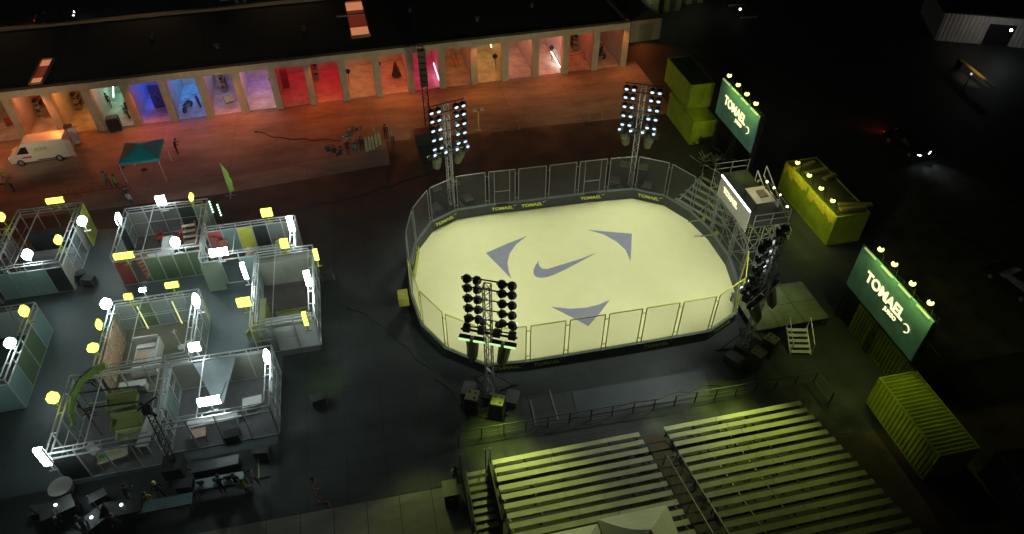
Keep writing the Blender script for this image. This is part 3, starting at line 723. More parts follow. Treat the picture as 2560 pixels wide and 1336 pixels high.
# small stage right of the rink
t = thing('small_stage', (27.2,31.2), 'low dark stage lit green beyond the edge on floodlight tower', 'stage')
for i in range(3):
    for j in range(2):
        MB().box(-2.9+1.95*i,-.98+1.95*i,-2.0+2.0*j,-.03+2.0*j,.78,.88).build('deck_panel', mat('stage_deck',(.10,.12,.06),.55,var=.4,scale=1.2), t)
lg = MB()
for x in (-2.8,-.95,1.0,2.85):
    for y in (-1.9,0,1.9): lg.bar((x,y,0),(x,y,.78),.07)
lg.build('leg', BLACK, t)
MB().bar((-2.9,-2.02,.83),(2.95,-2.02,.83),.06,.14).build('edge_trim', BLACK, t)
lamp('stage_light','SPOT',(28.0,33.4,5.0),150,(.8,1,.2),target=(27.6,31.2,.8),size=.1,spot=70,blend=1.0)
stair(26.9,27.15,R(-14),5,1.35,.17,.36,'short white metal stair leading up to the green lit stage', mat('white_metal',(.62,.62,.55),.5,.2))

# scaffold grandstand with camera platform
sc = thing('scaffold_tower', (28.0,39.6), 'aluminium scaffold tower with camera platform and rear stair', 'scaffold')
s = MB()
PX, PY = (-1.3,-.3,.7,1.7), (-3.4,-1.7,0.2,2.1,3.6)
for x in PX:
    for y in PY: s.bar((x,y,0),(x,y,4.4),.06)
for z in (.5,1.8,3.1,4.35):
    for x in PX: s.bar((x,PY[0],z),(x,PY[-1],z),.05)
    for y in PY: s.bar((PX[0],y,z),(PX[-1],y,z),.05)
for zi, (z0, z1) in enumerate(((.5,1.8),(1.8,3.1),(3.1,4.35))):
    for i in range(len(PY)-1):
        a, b = (PY[i],PY[i+1]) if (i+zi) % 2 else (PY[i+1],PY[i]); s.bar((PX[0],a,z0),(PX[0],b,z1),.045); s.bar((PX[-1],b,z0),(PX[-1],a,z1),.045)
    for i in range(len(PX)-1):
        a, b = (PX[i],PX[i+1]) if (i+zi) % 2 else (PX[i+1],PX[i]); s.bar((a,PY[0],z0),(b,PY[0],z1),.045)
s.build('frame_lattice', mat('scaffold_metal',(.34,.37,.24),.4,.4), sc)
MB().box(-1.35,1.75,-3.45,3.65,4.4,4.46).build('platform_deck', mat('scaffold_deck',(.035,.04,.03),.7), sc)
for (a, b) in (((-1.3,3.6),(1.7,3.6)),((1.7,.6),(1.7,-3.3)),((-1.3,-3.4),(1.6,-3.4))):
    r = MB()
    for z in (4.95,5.5): r.bar((*a,z),(*b,z),.045)
    for f_ in (0,.5,1): p = (a[0]+(b[0]-a[0])*f_, a[1]+(b[1]-a[1])*f_); r.bar((*p,4.46),(*p,5.55),.05)
    r.build('guard_rail', STEEL, sc)
sg = thing('scaffold_sign', (26.55,39.35,0), 'cream board with a lit title and white light bar on the scaffold', 'sign')
MB().box(0,.08,-2.55,2.45,3.45,5.35).build('board', mat('cream_board',(.42,.40,.34),.5), sg)
MB().box(-.04,.06,-2.5,2.4,5.36,5.46).build('light_bar', glow('white_bar',(.9,.93,1),5), sg)
lettering('TOMAEL', .62, SIGNW, sg, (-.02,.45,4.55), (R(90),0,R(-90)), .015, bold=.03)
MB().bar((.06,-2.2,4.3),(.2,-2.2,4.3),.05).build('bracket', STEEL, sg)
ct = thing('control_desk', (28.5,39.0,4.46), 'cream control desk on the scaffold platform behind the sign', 'desk')
MB().box(-.8,.8,-1.1,.9,.72,.78).build('desk_top', mat('desk_cream',(.55,.50,.36),.5), ct)
MB().bar((-.7,-1,0),(-.7,-1,.72),.06).bar((.7,-1,0),(.7,-1,.72),.06).bar((.7,.8,0),(.7,.8,.72),.06).bar((-.7,.8,0),(-.7,.8,.72),.06).build('leg', BLACK, ct)
MB().box(-.2,.45,-.5,.3,.785,.9).build('mixer', mat('mixer_dark',(.12,.09,.06),.5), ct)
lamp('desk_light','POINT',(28.2,39.2,6.3),26,(1,.95,.6),size=.1)
stair(31.9,39.3-1.2,R(24),10,1.1,-.43,-.38,'steep scaffold stair with white rails going down from the platform', mat('stair_alu',(.50,.52,.34),.4,.3), rails=False)
bpy.data.objects[-1] if False else None
for o in list(bpy.data.objects):
    if o.name.startswith('open_stair') and 'steep scaffold' in o.get('label',''): o.location = (30.15,41.9,4.45); ST = o
rr = MB()
for sx in (-.56,.56):
    rr.bar((sx,0,1.0),(sx,-3.8,-4.3+1.0),.07); 
    for f_ in (0,.5,1): rr.bar((sx,-3.8*f_,-4.3*f_),(sx,-3.8*f_,-4.3*f_+1),.05)
rr.build('handrail', mat('stair_rail_pale',(.6,.6,.52),.4,.2), ST)
for k, (x, y, z) in enumerate(((*at(1918,455,5.9),5.9),(*at(1935,470,5.2),5.2),(*at(1950,488,4.5),4.5),(*at(1968,517,3.8),3.8))):
    t = thing('festoon_bulb', (x,y,z), 'small yellow bulb on a stick along the scaffold stair, %s'%('highest','second from the top','third from the top','lowest')[k], 'bulb', 'bulbs along the scaffold stair')
    MB().blob((0,0,0),.09,1,1,1,8,5).build('bulb', glow('festoon',(1,.95,.45),9), t); MB().bar((0,0,-.06),(0,0,-.9),.03).build('stick', BLACK, t)
    lamp('festoon_light','POINT',(x-.2,y-.2,z+.25),7,(1,.95,.4),size=.06)
# small curved stand between rink and scaffold
st2 = thing('corner_stand', (26.6,43.9), 'small dark stepped stand squeezed between the rink curve and scaffold', 'stand', rz=R(28))
for k in range(6):
    MB().box(-.55+.55*k-.22,-.55+.55*k+.1,-2.9,2.3-.1*k,.45+.26*k,.5+.26*k).build('seat_plank', mat('stand_plank',(.20,.23,.17),.5), st2)
fr = MB()
for y in (-2.7,-.3,2.0):
    fr.bar((-.7,y,.3),(2.6,y,1.85),.06)
    for k in range(4): fr.bar((-.5+k,y,0),(-.5+k,y,.35+.47*k),.05)
fr.bar((2.5,-2.8,2.8),(2.5,2.1,2.8),.05)
for y in (-2.8,-.4,2.1): fr.bar((2.5,y,1.8),(2.5,y,2.8),.05)
fr.build('support_frame', STEEL, st2)
# rack of road cases and coiled metal at the top of that stand
for k, (p, m_, lab) in enumerate((((1770,415),STEEL,'tangle of folded metal stands behind the corner stand'),((1800,400),STEEL,'folded metal stands heaped before the stacked containers'),((1760,355),BLACK,'black trolley in front of the ground level green container'))):
    a = at(*p); t = thing('folded_stand_heap' if k < 2 else 'equipment_trolley', a, lab, 'equipment')
    rnd = random.Random(k); b = MB()
    for j in range(14):
        x0, y0 = rnd.uniform(-.9,.9), rnd.uniform(-.9,.9); an = rnd.uniform(0,6.3); b.bar((x0,y0,rnd.uniform(0.05,.4)),(x0+.9*math.cos(an),y0+.9*math.sin(an),rnd.uniform(.3,1.1)),.06)
    b.build('folded_frame', m_, t); MB().box(-.7,.7,-.5,.5,0.08,.3 if k<2 else .7).build('base_tray', BLACK, t)
# yellow goal-side box hanging on the barrier
a = at(1028,745,.9); t = thing('timing_box', (0.1,37.6,0.0), 'yellow green double box fixed outside the rink curve', 'box')
MB().box(-.4,.35,-.55,-.02,.9,1.65).box(-.4,.35,.02,.5,.9,1.65).build('housing', mat('box_volt',(.40,.38,.06),.5), t); MB().box(-.2,.2,-.4,.4,0,.9).build('stand', BLACK, t)
# four short pegs poking over the boards
for k, (x, y) in enumerate(((24.75,41.6),(25.0,39.6))):
    t = thing('gate_latch', (x,y,1.1), 'thin dark rod reaching over the barrier, %s of two'%('upper','lower')[k], 'rod', 'rods over the rink barrier')
    MB().bar((-.4,0,0),(.9,0,0),.07).build('rod', mat('olive_rod',(.2,.22,.08),.5), t); MB().box(.9,1.1,-.12,.12,-.15,.2).build('bracket', VOLT, t)

# marquee tents at the bottom edge
TENT = mat('tent_canvas', (0.50,0.53,0.33), 0.75, var=0.12, scale=0.6)
def tent(x, y, hx, hy, eave, peak, label, m=TENT, group=None, leg=STEEL, curve=0.35):
    t = thing('canopy_tent', (x,y), label, 'tent', group)
    n = 6; mb = MB()
    cs = [(-hx,-hy),(hx,-hy),(hx,hy),(-hx,hy)]
    for i in range(4):
        (ax,ay),(bx,by) = cs[i], cs[(i+1)%4]; rows = []
        for j in range(n+1):
            f_ = j/n; zf = eave+(peak-eave)*(f_*(1-curve)+curve*f_**3)
            rows.append([(ax*(1-f_)*(1-k/4)+bx*(1-f_)*k/4, ay*(1-f_)*(1-k/4)+by*(1-f_)*k/4, zf) for k in range(5)])
        for j in range(n):
            for k in range(4): mb.face([rows[j][k],rows[j][k+1],rows[j+1][k+1],rows[j+1][k]])
    mb.build('roof_cloth', m, t)
    v = MB()
    for i in range(4):
        (ax,ay),(bx,by) = cs[i], cs[(i+1)%4]; v.face([(ax,ay,eave),(bx,by,eave),(bx,by,eave-.22),(ax,ay,eave-.22)])
    v.build('valance', m, t)
    for cx_, cy_ in cs: MB().bar((cx_*.98,cy_*.98,0),(cx_*.98,cy_*.98,eave),.07).build('leg', leg, t)
    return t
tent(6.38,14.75,1.95,1.95,3.0,4.7,'pale pointed marquee tent in front of the bleacher, the darker of the two', curve=.5, group='pale marquee tents')
tent(10.36,14.95,1.93,1.95,3.05,4.9,'pale pointed marquee tent by the aisle with the higher peak', curve=.5, group='pale marquee tents')
lamp('tent_light','SPOT',(17.5,21.0,8.0),420,(.93,1,.45),target=(9.5,15,4),size=.3,spot=60,blend=.8)
lamp('tent_light','POINT',(8.4,12.0,2.2),30,(.9,1,.4),size=.2)
# dark cabinet with a red dot by the stair
a = at(1128,1250); t = thing('road_case', a, 'tall dark road case with an orange dot beside the open stair', 'road case')
MB().box(-.4,.4,-.5,.5,0,1.3).build('body', BLACK, t); MB().cyl((-.05,-.52,.95),(-.05,-.501,.95),.16,.16,10).build('badge', mat('orange_badge',(.6,.15,.08),.5), t)
MB().box(-.42,.42,-.52,.52,1.302,1.36).build('lid', mat('case_lid',(.10,.11,.07),.5), t)

# ================================================================ MAZE OF DISPLAY ROOMS
FILM = {
 'f': film('film_grey', (0.42,0.47,0.44), 0.45), 't': film('film_teal', (0.34,0.50,0.47), 0.25), 'g': film('film_green', (0.22,0.31,0.17), 0.30),
 'w': mat('panel_white',(0.72,0.76,0.72),0.5,var=.08), 'p': film('film_pale_green',(0.40,0.48,0.36),0.15), 'r': mat('panel_red',(0.40,0.07,0.06),0.6,var=.25),
 'd': mat('panel_dark',(0.025,0.03,0.032),0.5), 'y': mat('panel_yellow',(0.55,0.52,0.06),0.6), 'b': mat('panel_taupe',(0.26,0.25,0.20),0.7,var=.15,scale=1.0),
 'k': film('film_clear', (0.40,0.46,0.46), 0.72)}
def room(x0, x1, y0, y1, label, walls, H=3.0, floor=None, twin=True):
    """walls: {'s','n','w','e': panel letters from west to east / south to north, 'o' = open}"""
    t = thing('display_room', ((x0+x1)/2,(y0+y1)/2), label, 'display room')
    hx, hy = (x1-x0)/2, (y1-y0)/2
    side = {'s':((-hx,-hy),(hx,-hy)), 'n':((-hx,hy),(hx,hy)), 'w':((-hx,-hy),(-hx,hy)), 'e':((hx,-hy),(hx,hy))}
    fr = MB()
    for a, b in (side['s'],side['n'],side['w'],side['e']):
        for z in ((H,H-.5) if twin else (H,)): fr.bar((*a,z-.04),(*b,z-.04),.08)
    if twin:
        c_ = [(-hx+.32,-hy+.32),(hx-.32,-hy+.32),(hx-.32,hy-.32),(-hx+.32,hy-.32)]
        for i in range(4): fr.bar((*c_[i],H-.04),(*c_[(i+1)%4],H-.04),.06)
        nx_, ny_ = max(2,round(2*hx/1.3)), max(2,round(2*hy/1.3))
        for k in range(1,nx_):
            x_ = -hx+2*hx*k/nx_
            for sg_ in (-1,1): fr.bar((x_,sg_*hy,H-.04),(x_,sg_*(hy-.32),H-.04),.05)
        for k in range(1,ny_):
            y_ = -hy+2*hy*k/ny_
            for sg_ in (-1,1): fr.bar((sg_*hx,y_,H-.04),(sg_*(hx-.32),y_,H-.04),.05)
        fr.bar((-hx*.3,-hy,H-.04),(-hx*.3,hy,H-.04),.055)
    done = set()
    for sd, pan in walls.items():
        a, b = side[sd]; n = len(pan)
        ax, ay = a; dx, dy = (b[0]-a[0])/n, (b[1]-a[1])/n
        for k in range(n+1):
            p = (round(ax+dx*k,3), round(ay+dy*k,3))
            if p in done: continue
            done.add(p); fr.bar((*p,0.04),(*p,H-.09),.075)
        ox, oy = (0,-.01) if sd in 'sn' else (-.01,0)
        for k, c in enumerate(pan):
            if c == 'o': continue
            p = (ax+dx*k, ay+dy*k); q = (ax+dx*(k+1), ay+dy*(k+1))
            ux, uy = (dx/abs(dx) if dx else 0), (dy/abs(dy) if dy else 0)
            p = (p[0]+ux*.045,p[1]+uy*.045); q = (q[0]-ux*.045,q[1]-uy*.045)
            o = MB().extr([(*p,.06),(*q,.06),(*q,H-.56),(*p,H-.56)], (0.02 if uy else 0, 0.02 if ux else 0, 0)).build('wall_panel', FILM[c.lower()], t)
    for sd in walls:
        a, b = side[sd]; fr.bar((*a,.05),(*b,.05),.06)
        if 'k' in walls[sd] or sd == 'w': fr.bar((*a,1.35),(*b,1.35),.04)
    fr.build('frame', FRAME, t)
    if floor: MB().box(-hx+.06,hx-.06,-hy+.06,hy-.06,.014,.045).build('floor_carpet', floor, t)
    return t
MAUVE = mat('mauve_carpet',(0.27,0.235,0.25),0.9,var=.2,scale=2)
BROWN = mat('brown_carpet',(0.105,0.085,0.075),0.9,var=.25,scale=2)
room(-29.5,-24.65,45.2,52.7,'framed room with dark glazed corner below the orange apron, leaving the picture at the side',
     {'s':'tttd','e':'bkkbf','n':'ooof','w':'dokoo'}, floor=MAUVE)
room(-34.3,-29.65,44.8,50.3,'framed room cut off by the picture edge beside the one with a mauve floor', {'s':'ttt','n':'ffo','e':'oooo'}, floor=MAUVE)
room(-21.0,-14.6,44.9,51.0,'framed room with a red panel and slatted ladder shelves under its front rail',
     {'s':'rogggg','n':'fkkdb','w':'kkdk','e':'oobo'}, floor=BROWN)
room(-14.5,-7.5,43.4,47.15,'framed room with a yellow square board, next to the ladder shelf room',
     {'s':'potoo','n':'rtydfb','e':'ff','w':'oo'}, floor=None)
room(-10.4,-6.15,35.4,43.1,'brown floored framed room with white cabinet fronts along its near side',
     {'s':'kww','n':'bbb','e':'kkkkk','w':'yokkt'}, floor=BROWN)
room(-20.0,-14.15,33.6,39.9,'framed room with a white bed and floral mural wall',
     {'n':'fgffk','w':'bbwb','e':'kkkf','s':'oooo'}, floor=mat('olive_carpet',(0.20,0.19,0.13),0.9,var=.2,scale=2))
room(-21.3,-15.5,27.6,33.4,'open framed room with a yellow sofa and long white table', {'n':'oooo','w':'kokk','e':'ootk','s':'dooo'}, floor=GREYF)
room(-15.4,-8.9,28.3,33.3,'open framed room with a hanging grey triangle sheet and benches', {'n':'bbbb','w':'oooo','e':'kkkk','s':'oooo'}, floor=GREYF)
room(-31.0,-25.25,34.0,41.0,'green tinted framed room by the picture edge with a round sign at its corner', {'n':'gff','e':'tggt','s':'tot','w':'ooo'}, floor=mat('dark_green_carpet',(.06,.08,.06),.9))
# E: mid rail and glowing uprights of the bedroom back wall
t = thing('glowing_uprights', (-17.1,39.75), 'two thin yellow glowing uprights on the bedroom back wall', 'light strips')
for x in (-1.35,1.0,2.9): MB().bar((x,-.12,.1),(x,-.12,2.4),.06).build('light_strip', glow('thin_yellow',(.95,.95,.35),1.1), t)
MB().bar((-2.8,-.1,1.35),(2.9,-.1,1.35),.05).build('mid_rail', FRAME, t)
t = thing('standing_panel', (-24.45,51.5), 'tall yellow panel leaning out at the back corner of the mauve floored room', 'panel', rz=R(3))
MB().box(-.04,.04,-1.05,1.05,.02,3.0).build('board', mat('panel_lime',(.42,.45,.07),.6), t); MB().bar((-.1,-.9,0),(-.5,-.9,.02),.06).bar((-.1,.9,0),(-.5,.9,.02),.06).build('foot', BLACK, t)
t = thing('hanging_sheet', (-12.0,31.0), 'large grey triangular sheet hung between rails of the open room', 'sheet')
MB().extr([(-1.9,2.1,2.9),(.9,2.1,2.9),(.1,-1.2,2.1),(-.3,-1.3,2.1)],(0,.0,.03)).build('cloth', mat('sheet_grey',(.19,.21,.22),.8), t)
MB().bar((-.2,-1.3,2.12),(.9,2.3,2.9),.05).build('rope', BLACK, t)
t = thing('folded_wall', (-13.0,42.7), 'pale green panel standing open in the passage before the yellow board room', 'panel')
MB().extr([(-1.4,0,.05),(-.1,0,.05),(-.1,0,2.6),(-1.4,0,2.6)],(0,.04,0)).build('board', FILM['p'], t)

# --- furniture
def table(x, y, sx, sy, h, m, label, rz=0, name='table', cat='table', z=.045):
    t = thing(name, (x,y,z), label, cat, rz=rz)
    MB().box(-sx/2,sx/2,-sy/2,sy/2,h-.06,h).build('table_top', m, t)
    for a in (-1,1):
        for b in (-1,1): MB().bar((a*(sx/2-.08),b*(sy/2-.08),0),(a*(sx/2-.08),b*(sy/2-.08),h-.062),.06).build('leg', m, t)
    return t
def counter(x, y, sx, sy, h, m, label, rz=0, top=None, name='counter', z=.045):
    t = thing(name, (x,y,z), label, name.replace('_',' '), rz=rz)
    MB().box(-sx/2,sx/2,-sy/2,sy/2,0,h-.05).build('body', m, t); MB().box(-sx/2-.04,sx/2+.04,-sy/2-.04,sy/2+.04,h-.048,h).build('top', top or m, t)
    n = max(1,round(sx/.8))
    for k in range(n): MB().box(-sx/2+sx*k/n+.03,-sx/2+sx*(k+1)/n-.03,-sy/2-.03,-sy/2-.002,.08,h-.12).build('door', m, t)
    return t
def seat(x, y, m, label, rz=0, w=.55, name='chair', cat='chair', z=.045, h=.45, back=.5, d=.55):
    t = thing(name, (x,y,z), label, cat, rz=rz)
    MB().box(-w/2,w/2,-d/2,d/2,h-.12,h).build('seat', m, t)
    MB().box(-w/2,w/2,d/2-.1,d/2,h+.002,h+back).build('backrest', m, t)
    for a in (-1,1):
        for b in (-1,1): MB().bar((a*(w/2-.05),b*(d/2-.05),0),(a*(w/2-.05),b*(d/2-.05),h-.122),.05).build('leg', m, t)
        if w > .8: MB().box(a*(w/2)-.1*(a>0)-0*(a<0),a*(w/2)+.1*(a<0),-d/2,d/2-.102,h+.002,h+.22).build('armrest', m, t)
    return t
GREYL = mat('lilac_grey_laminate',(.34,.31,.34),.6)
counter(-27.0,49.1,3.6,.7,.95,GREYL,'long lilac grey counter inside the mauve floored room',0)
counter(-26.9,50.6,3.4,.6,2.0,mat('cab_dark',(.03,.035,.04),.5),'tall dark cabinets behind the lilac grey counter',name='cabinet')
table(-27.4,47.2,1.6,.9,.75,mat('slate_blue',(.10,.14,.2),.5),'slate blue table beside the round white sign',R(10))
t = thing('plant_pot', (-32.6,46.6,.045), 'yellow bushy plant in the room cut off by the picture edge', 'plant')
MB().cyl((0,0,0),(0,0,.4),.22,.28,10).build('pot', WHITE, t)
lf = MB(); rnd = random.Random(3)
for k in range(90):
    p = Vector((rnd.gauss(0,.28),rnd.gauss(0,.28),.75+rnd.gauss(0,.25))); a = Vector((rnd.uniform(-1,1),rnd.uniform(-1,1),rnd.uniform(-.3,1))).normalized()*.13; b = a.cross(Vector((.3,.5,.8))).normalized()*.05
    lf.face([p-a,p+b,p+a,p-b])
lf.build('foliage', mat('leaf_yellow',(.30,.34,.05),.6), t)
# ladder shelf room
table(-18.5,47.0,2.3,.95,.8,WHITE,'white table in the ladder shelf room, the long one',R(4))
table(-18.1,48.6,.8,1.7,.8,WHITE,'narrow white table joined end on to the long white one',R(4))
seat(-17.3,49.6,RED,'red armchair behind the narrow white table',R(-100),w=.9,back=.55)
seat(-18.9,49.9,RED,'small red stool like chair behind the white tables',R(10),w=.5,back=.3)
t = thing('round_stool', (-18.9,45.4,.045), 'white round stool just behind the front wall of ladder shelf room', 'stool')
MB().cyl((0,0,.40),(0,0,.48),.34,.34,14).build('seat', WHITE, t); MB().cyl((0,0,0),(0,0,.398),.05,.05,8).build('leg', STEEL, t)
def ladder_shelf(x, y, n, w, rise, run, m, label, rz=0):
    t = thing('ladder_shelf', (x,y,.045), label, 'ladder shelf', rz=rz)
    for k in range(n): MB().box(-w/2,w/2,run*k-.15,run*k+.15,rise*(k+1)-.05,rise*(k+1)).build('shelf', m, t)
    for s in (-1,1): MB().bar((s*(w/2+.03),-.1,0),(s*(w/2+.03),run*n,rise*n+.1),.07,.14).build('rail', mat('rail_rust',(.42,.12,.06),.6), t)
    return t
SLAT = mat('pale_slat',(.62,.42,.30),.6)
ladder_shelf(-15.9,46.2,8,.95,.27,.36,SLAT,'pale slatted ladder shelf rising towards the rear of its room',R(4))
ladder_shelf(-19.0,45.35,7,.8,.30,.12,ORNG,'orange slatted ladder shelf right behind the front rail',R(35))
counter(-17.2,45.7,1.0,.5,1.2,ORNG,'orange wooden cupboard beside the orange slatted ladder shelf',R(-25),name='cupboard')
counter(-15.2,45.8,.8,.5,.5,WHITE,'low white box beside the pale slatted ladder shelf',name='low_box')
# yellow board room
SKINW = mat('peach_foam',(.62,.40,.28),.6)
t = thing('foam_sculpture', (-11.3,44.9,.045), 'peach coloured seated foam figure in the yellow board room', 'sculpture', rz=R(20))
mbk = MB(); mbk.blob((0,0,.45),.5,1.2,.8,.9,12,8).blob((.1,.1,1.15),.4,1,.8,1.1,12,8).blob((.15,.15,1.75),.24,1,1,1.1,12,8).cyl((.4,-.1,.5),(1.1,-.5,.25),.2,.12,10).cyl((-.3,-.2,.4),(-.5,-.9,.2),.2,.12,10); mbk.build('body', SKINW, t, smooth=True)
t = thing('mannequin', (-9.1,45.6,.045), 'pale green mannequin standing near the white tall sign', 'mannequin')
mbk = MB(); mbk.cyl((0,0,0),(0,0,.9),.10,.16,8).cyl((0,0,.9),(0,0,1.5),.17,.2,8).blob((0,0,1.72),.13).cyl((.18,0,1.4),(.35,-.1,.9),.06,.05,8).cyl((-.18,0,1.4),(-.35,-.1,.9),.06,.05,8)
mbk.build('body', mat('pale_lime',(.42,.46,.22),.6), t)
for k,(x,y,lab) in enumerate(((-14.0,46.9,'red figure poster standing at the corner of the yellow board room'),(-13.3,46.4,'second red figure poster angled before the yellow board'))):
    t = thing('figure_poster', (x,y,.02), lab, 'poster', rz=R(-20+30*k))
    MB().box(-.35,.35,-.03,.03,.1,2.0).build('board', mat('poster_red',(.38,.12,.09),.6,var=.7,scale=3), t); MB().bar((-.3,0,0),(-.3,0,.1),.05).bar((.3,0,0),(.3,0,.1),.05).build('foot', BLACK, t)
# brown floor room
t = seat(-8.0,38.6,YEL,'long yellow bench across the brown floored room',R(2),w=2.4,name='bench',cat='bench',back=.12,h=.5,d=.45)
seat(-8.7,37.7,mat('dull_lime',(.34,.34,.12),.6),'square lime armchair just before the long yellow bench',R(180),w=.95,back=.4,d=.85)
counter(-8.3,42.7,4.0,.5,2.35,FILM['b'],'taupe tall cupboard filling the rear of the brown floored room',name='cupboard',z=.045)
table(-7.0,37.3,1.6,.8,.7,mat('table_charcoal',(.07,.07,.075),.5),'charcoal table beside the lime armchair',R(5))
counter(-7.9,35.85,3.0,.6,2.6,FILM['w'],'white cabinets closing the near end of the brown floored room',name='cabinet')
counter(-9.95,37.8,.35,3.0,1.6,YEL,'narrow yellow partition at the side of the brown floored room',name='partition')
seat(-10.9,36.9,YEL,'small lime chair outside the brown floored room under a yellow sign',R(60),w=.5,back=.45)
# bedroom
t = thing('bed', (-18.0,36.3,.045), 'white bed with peach blanket beside the floral mural', 'bed', rz=R(0))
MB().box(-.75,.75,-1.3,1.3,.0,.35).build('bed_base', WHITE, t); MB().box(-.72,.72,-1.28,1.2,.352,.6).build('mattress', WHITE, t)
MB().box(-.80,.80,1.32,1.42,0,1.25).build('headboard', WHITE, t); MB().box(-.6,.2,-.6,.6,.602,.66).build('blanket', SKINW, t)
MB().box(-.6,.6,.75,1.15,.602,.76).build('pillow', WHITE, t); MB().box(.78,.9,-1.3,1.4,0,1.0).build('side_panel', WHITE, t)
t = thing('floral_mural', (-19.85,36.0), 'floral orange and cream mural on the bedroom side wall', 'mural')
def mural_mat():
    m = bpy.data.materials.new('floral'); m.use_nodes = True; nt = m.node_tree; b = nt.nodes['Principled BSDF']
    tc = nt.nodes.new('ShaderNodeTexCoord'); v = nt.nodes.new('ShaderNodeTexNoise'); v.inputs['Scale'].default_value = 2.6; v.inputs['Detail'].default_value = 3; v.inputs['Distortion'].default_value = 1.5
    r = nt.nodes.new('ShaderNodeValToRGB'); cr = r.color_ramp; cr.elements[0].position = .38; cr.elements[0].color = (.12,.16,.10,1); cr.elements[1].position = .62; cr.elements[1].color = (.60,.58,.42,1)
    for p, c in ((.45,(.55,.50,.36,1)),(.50,(.60,.22,.07,1)),(.55,(.55,.30,.12,1)),(.58,(.22,.10,.14,1))):
        e = cr.elements.new(p); e.color = c
    nt.links.new(tc.outputs['Object'], v.inputs['Vector']); nt.links.new(v.outputs['Fac'], r.inputs[0]); nt.links.new(r.outputs[0], b.inputs['Base Color']); b.inputs['Roughness'].default_value = .6
    return m
MB().box(.02,.07,-2.2,2.6,.1,2.45).build('mural_cloth', mural_mat(), t)
t = thing('oval_table', (-15.3,34.6,.045), 'cream oval table standing on end of the bedroom floor', 'table')
mbk = MB(); pts = [(.55*math.cos(k*math.pi/10),.85*math.sin(k*math.pi/10)) for k in range(20)]; mbk.prism(pts,.7,.76); mbk.build('table_top', mat('cream_top',(.66,.56,.42),.5), t); MB().cyl((0,0,0),(0,0,.698),.08,.06,8).build('leg', STEEL, t)
t = thing('coat_stand', (-15.9,37.3,.045), 'thin pale coat stand on the bedroom floor', 'coat stand')
MB().bar((0,0,0),(0,0,1.7),.05).build('pole', WHITE, t); MB().bar((-.2,0,1.6),(.2,0,1.7),.04).bar((0,-.2,1.6),(0,.2,1.7),.04).build('hook', WHITE, t); MB().cyl((0,0,0),(0,0,.04),.25,.25,12).build('foot', WHITE, t)
counter(-18.4,33.9,1.6,.5,.7,WHITE,'low white drawer unit at the foot of the bed',name='drawer_unit')
# sofa room
seat(-18.9,32.7,YEL,'lime sofa backing on to the bedroom, uppermost of two',R(0),w=1.9,name='sofa',cat='sofa',d=.9)
seat(-18.3,31.0,YEL,'lime sofa in the middle of the long white table room',R(0),w=1.9,name='sofa',cat='sofa',d=.9)
seat(-17.9,29.9,mat('lime_white',(.45,.50,.22),.6),'lime and white bench nearest the long white table',R(0),w=1.7,name='sofa',cat='sofa',d=.6,back=.3)
t = table(-16.7,29.9,.75,2.9,.95,WHITE,'long narrow white table lying lengthways in the sofa room',R(-8))
t = table(-18.6,28.4,1.7,.9,.8,mat('desk_sage',(.50,.50,.32),.5),'sage desk with papers near the front of the sofa room',R(12))
rnd = random.Random(5)
for k in range(5):
    p = thing('paper_sheet', (-18.6+rnd.uniform(-.6,.6),28.4+rnd.uniform(-.3,.3),.853+.006*k), ('cream paper sheet on the sage desk, '+('lying lowest','under the green one','crumpled edge one','square one','topmost')[k]), 'paper', 'papers on the sage desk', rnd.uniform(0,3))
    MB().box(-.17,.17,-.13,.13,0,.005).build('sheet', mat('paper%s'%('_green' if k==2 else '_cream'),(.10,.4,.15) if k==2 else (.7,.62,.36),.7), p)
seat(-19.9,29.2,WHITE,'white chair at the corner by the tilted white sign',R(50),w=.5)
t = thing('arched_sign', (-20.9,32.2,0), 'bright green arch bent over the rear corner of the sofa room', 'arch')
pts = [(0,-1.7,1.6),(.05,-1.4,2.4),(.25,-.6,3.1),(.7,.2,3.45),(1.3,.9,3.5),(1.8,1.3,3.3)]
mbk = MB()
for p, q in zip(pts, pts[1:]): mbk.bar(p,q,.12,.5)
mbk.build('arch_board', mat('arch_green',(.12,.19,.02),.5), t)
MB().bar((0,-1.7,0),(0,-1.7,1.6),.06).bar((1.8,1.3,0),(1.8,1.3,3.3),.06).build('post', STEEL, t)
table(-12.9,29.7,3.0,.5,.8,WHITE,'white shelf bench under the wide white sign',R(2))
table(-10.5,30.6,1.2,.8,.85,WHITE,'pale square table under the rail of the triangle sheet room',R(4))
table(-13.7,28.9,.9,.7,.75,SKINW,'small peach table at the front of the triangle sheet room',R(6))
counter(-12.4,26.3,2.6,.6,.9,mat('bar_black',(.01,.012,.013),.5),'black slab counter in front of the triangle sheet room',R(2))
t = thing('glowing_edge_board', (-9.75,26.4), 'dark board with a thin volt edge in front of the maze', 'board', rz=R(5))
MB().box(-.3,.3,-1.1,1.0,.0,.08).build('board', BLACK, t); MB().bar((-.35,-1.1,.1),(-.35,1.0,.1),.09).build('volt_edge', VOLT, t)

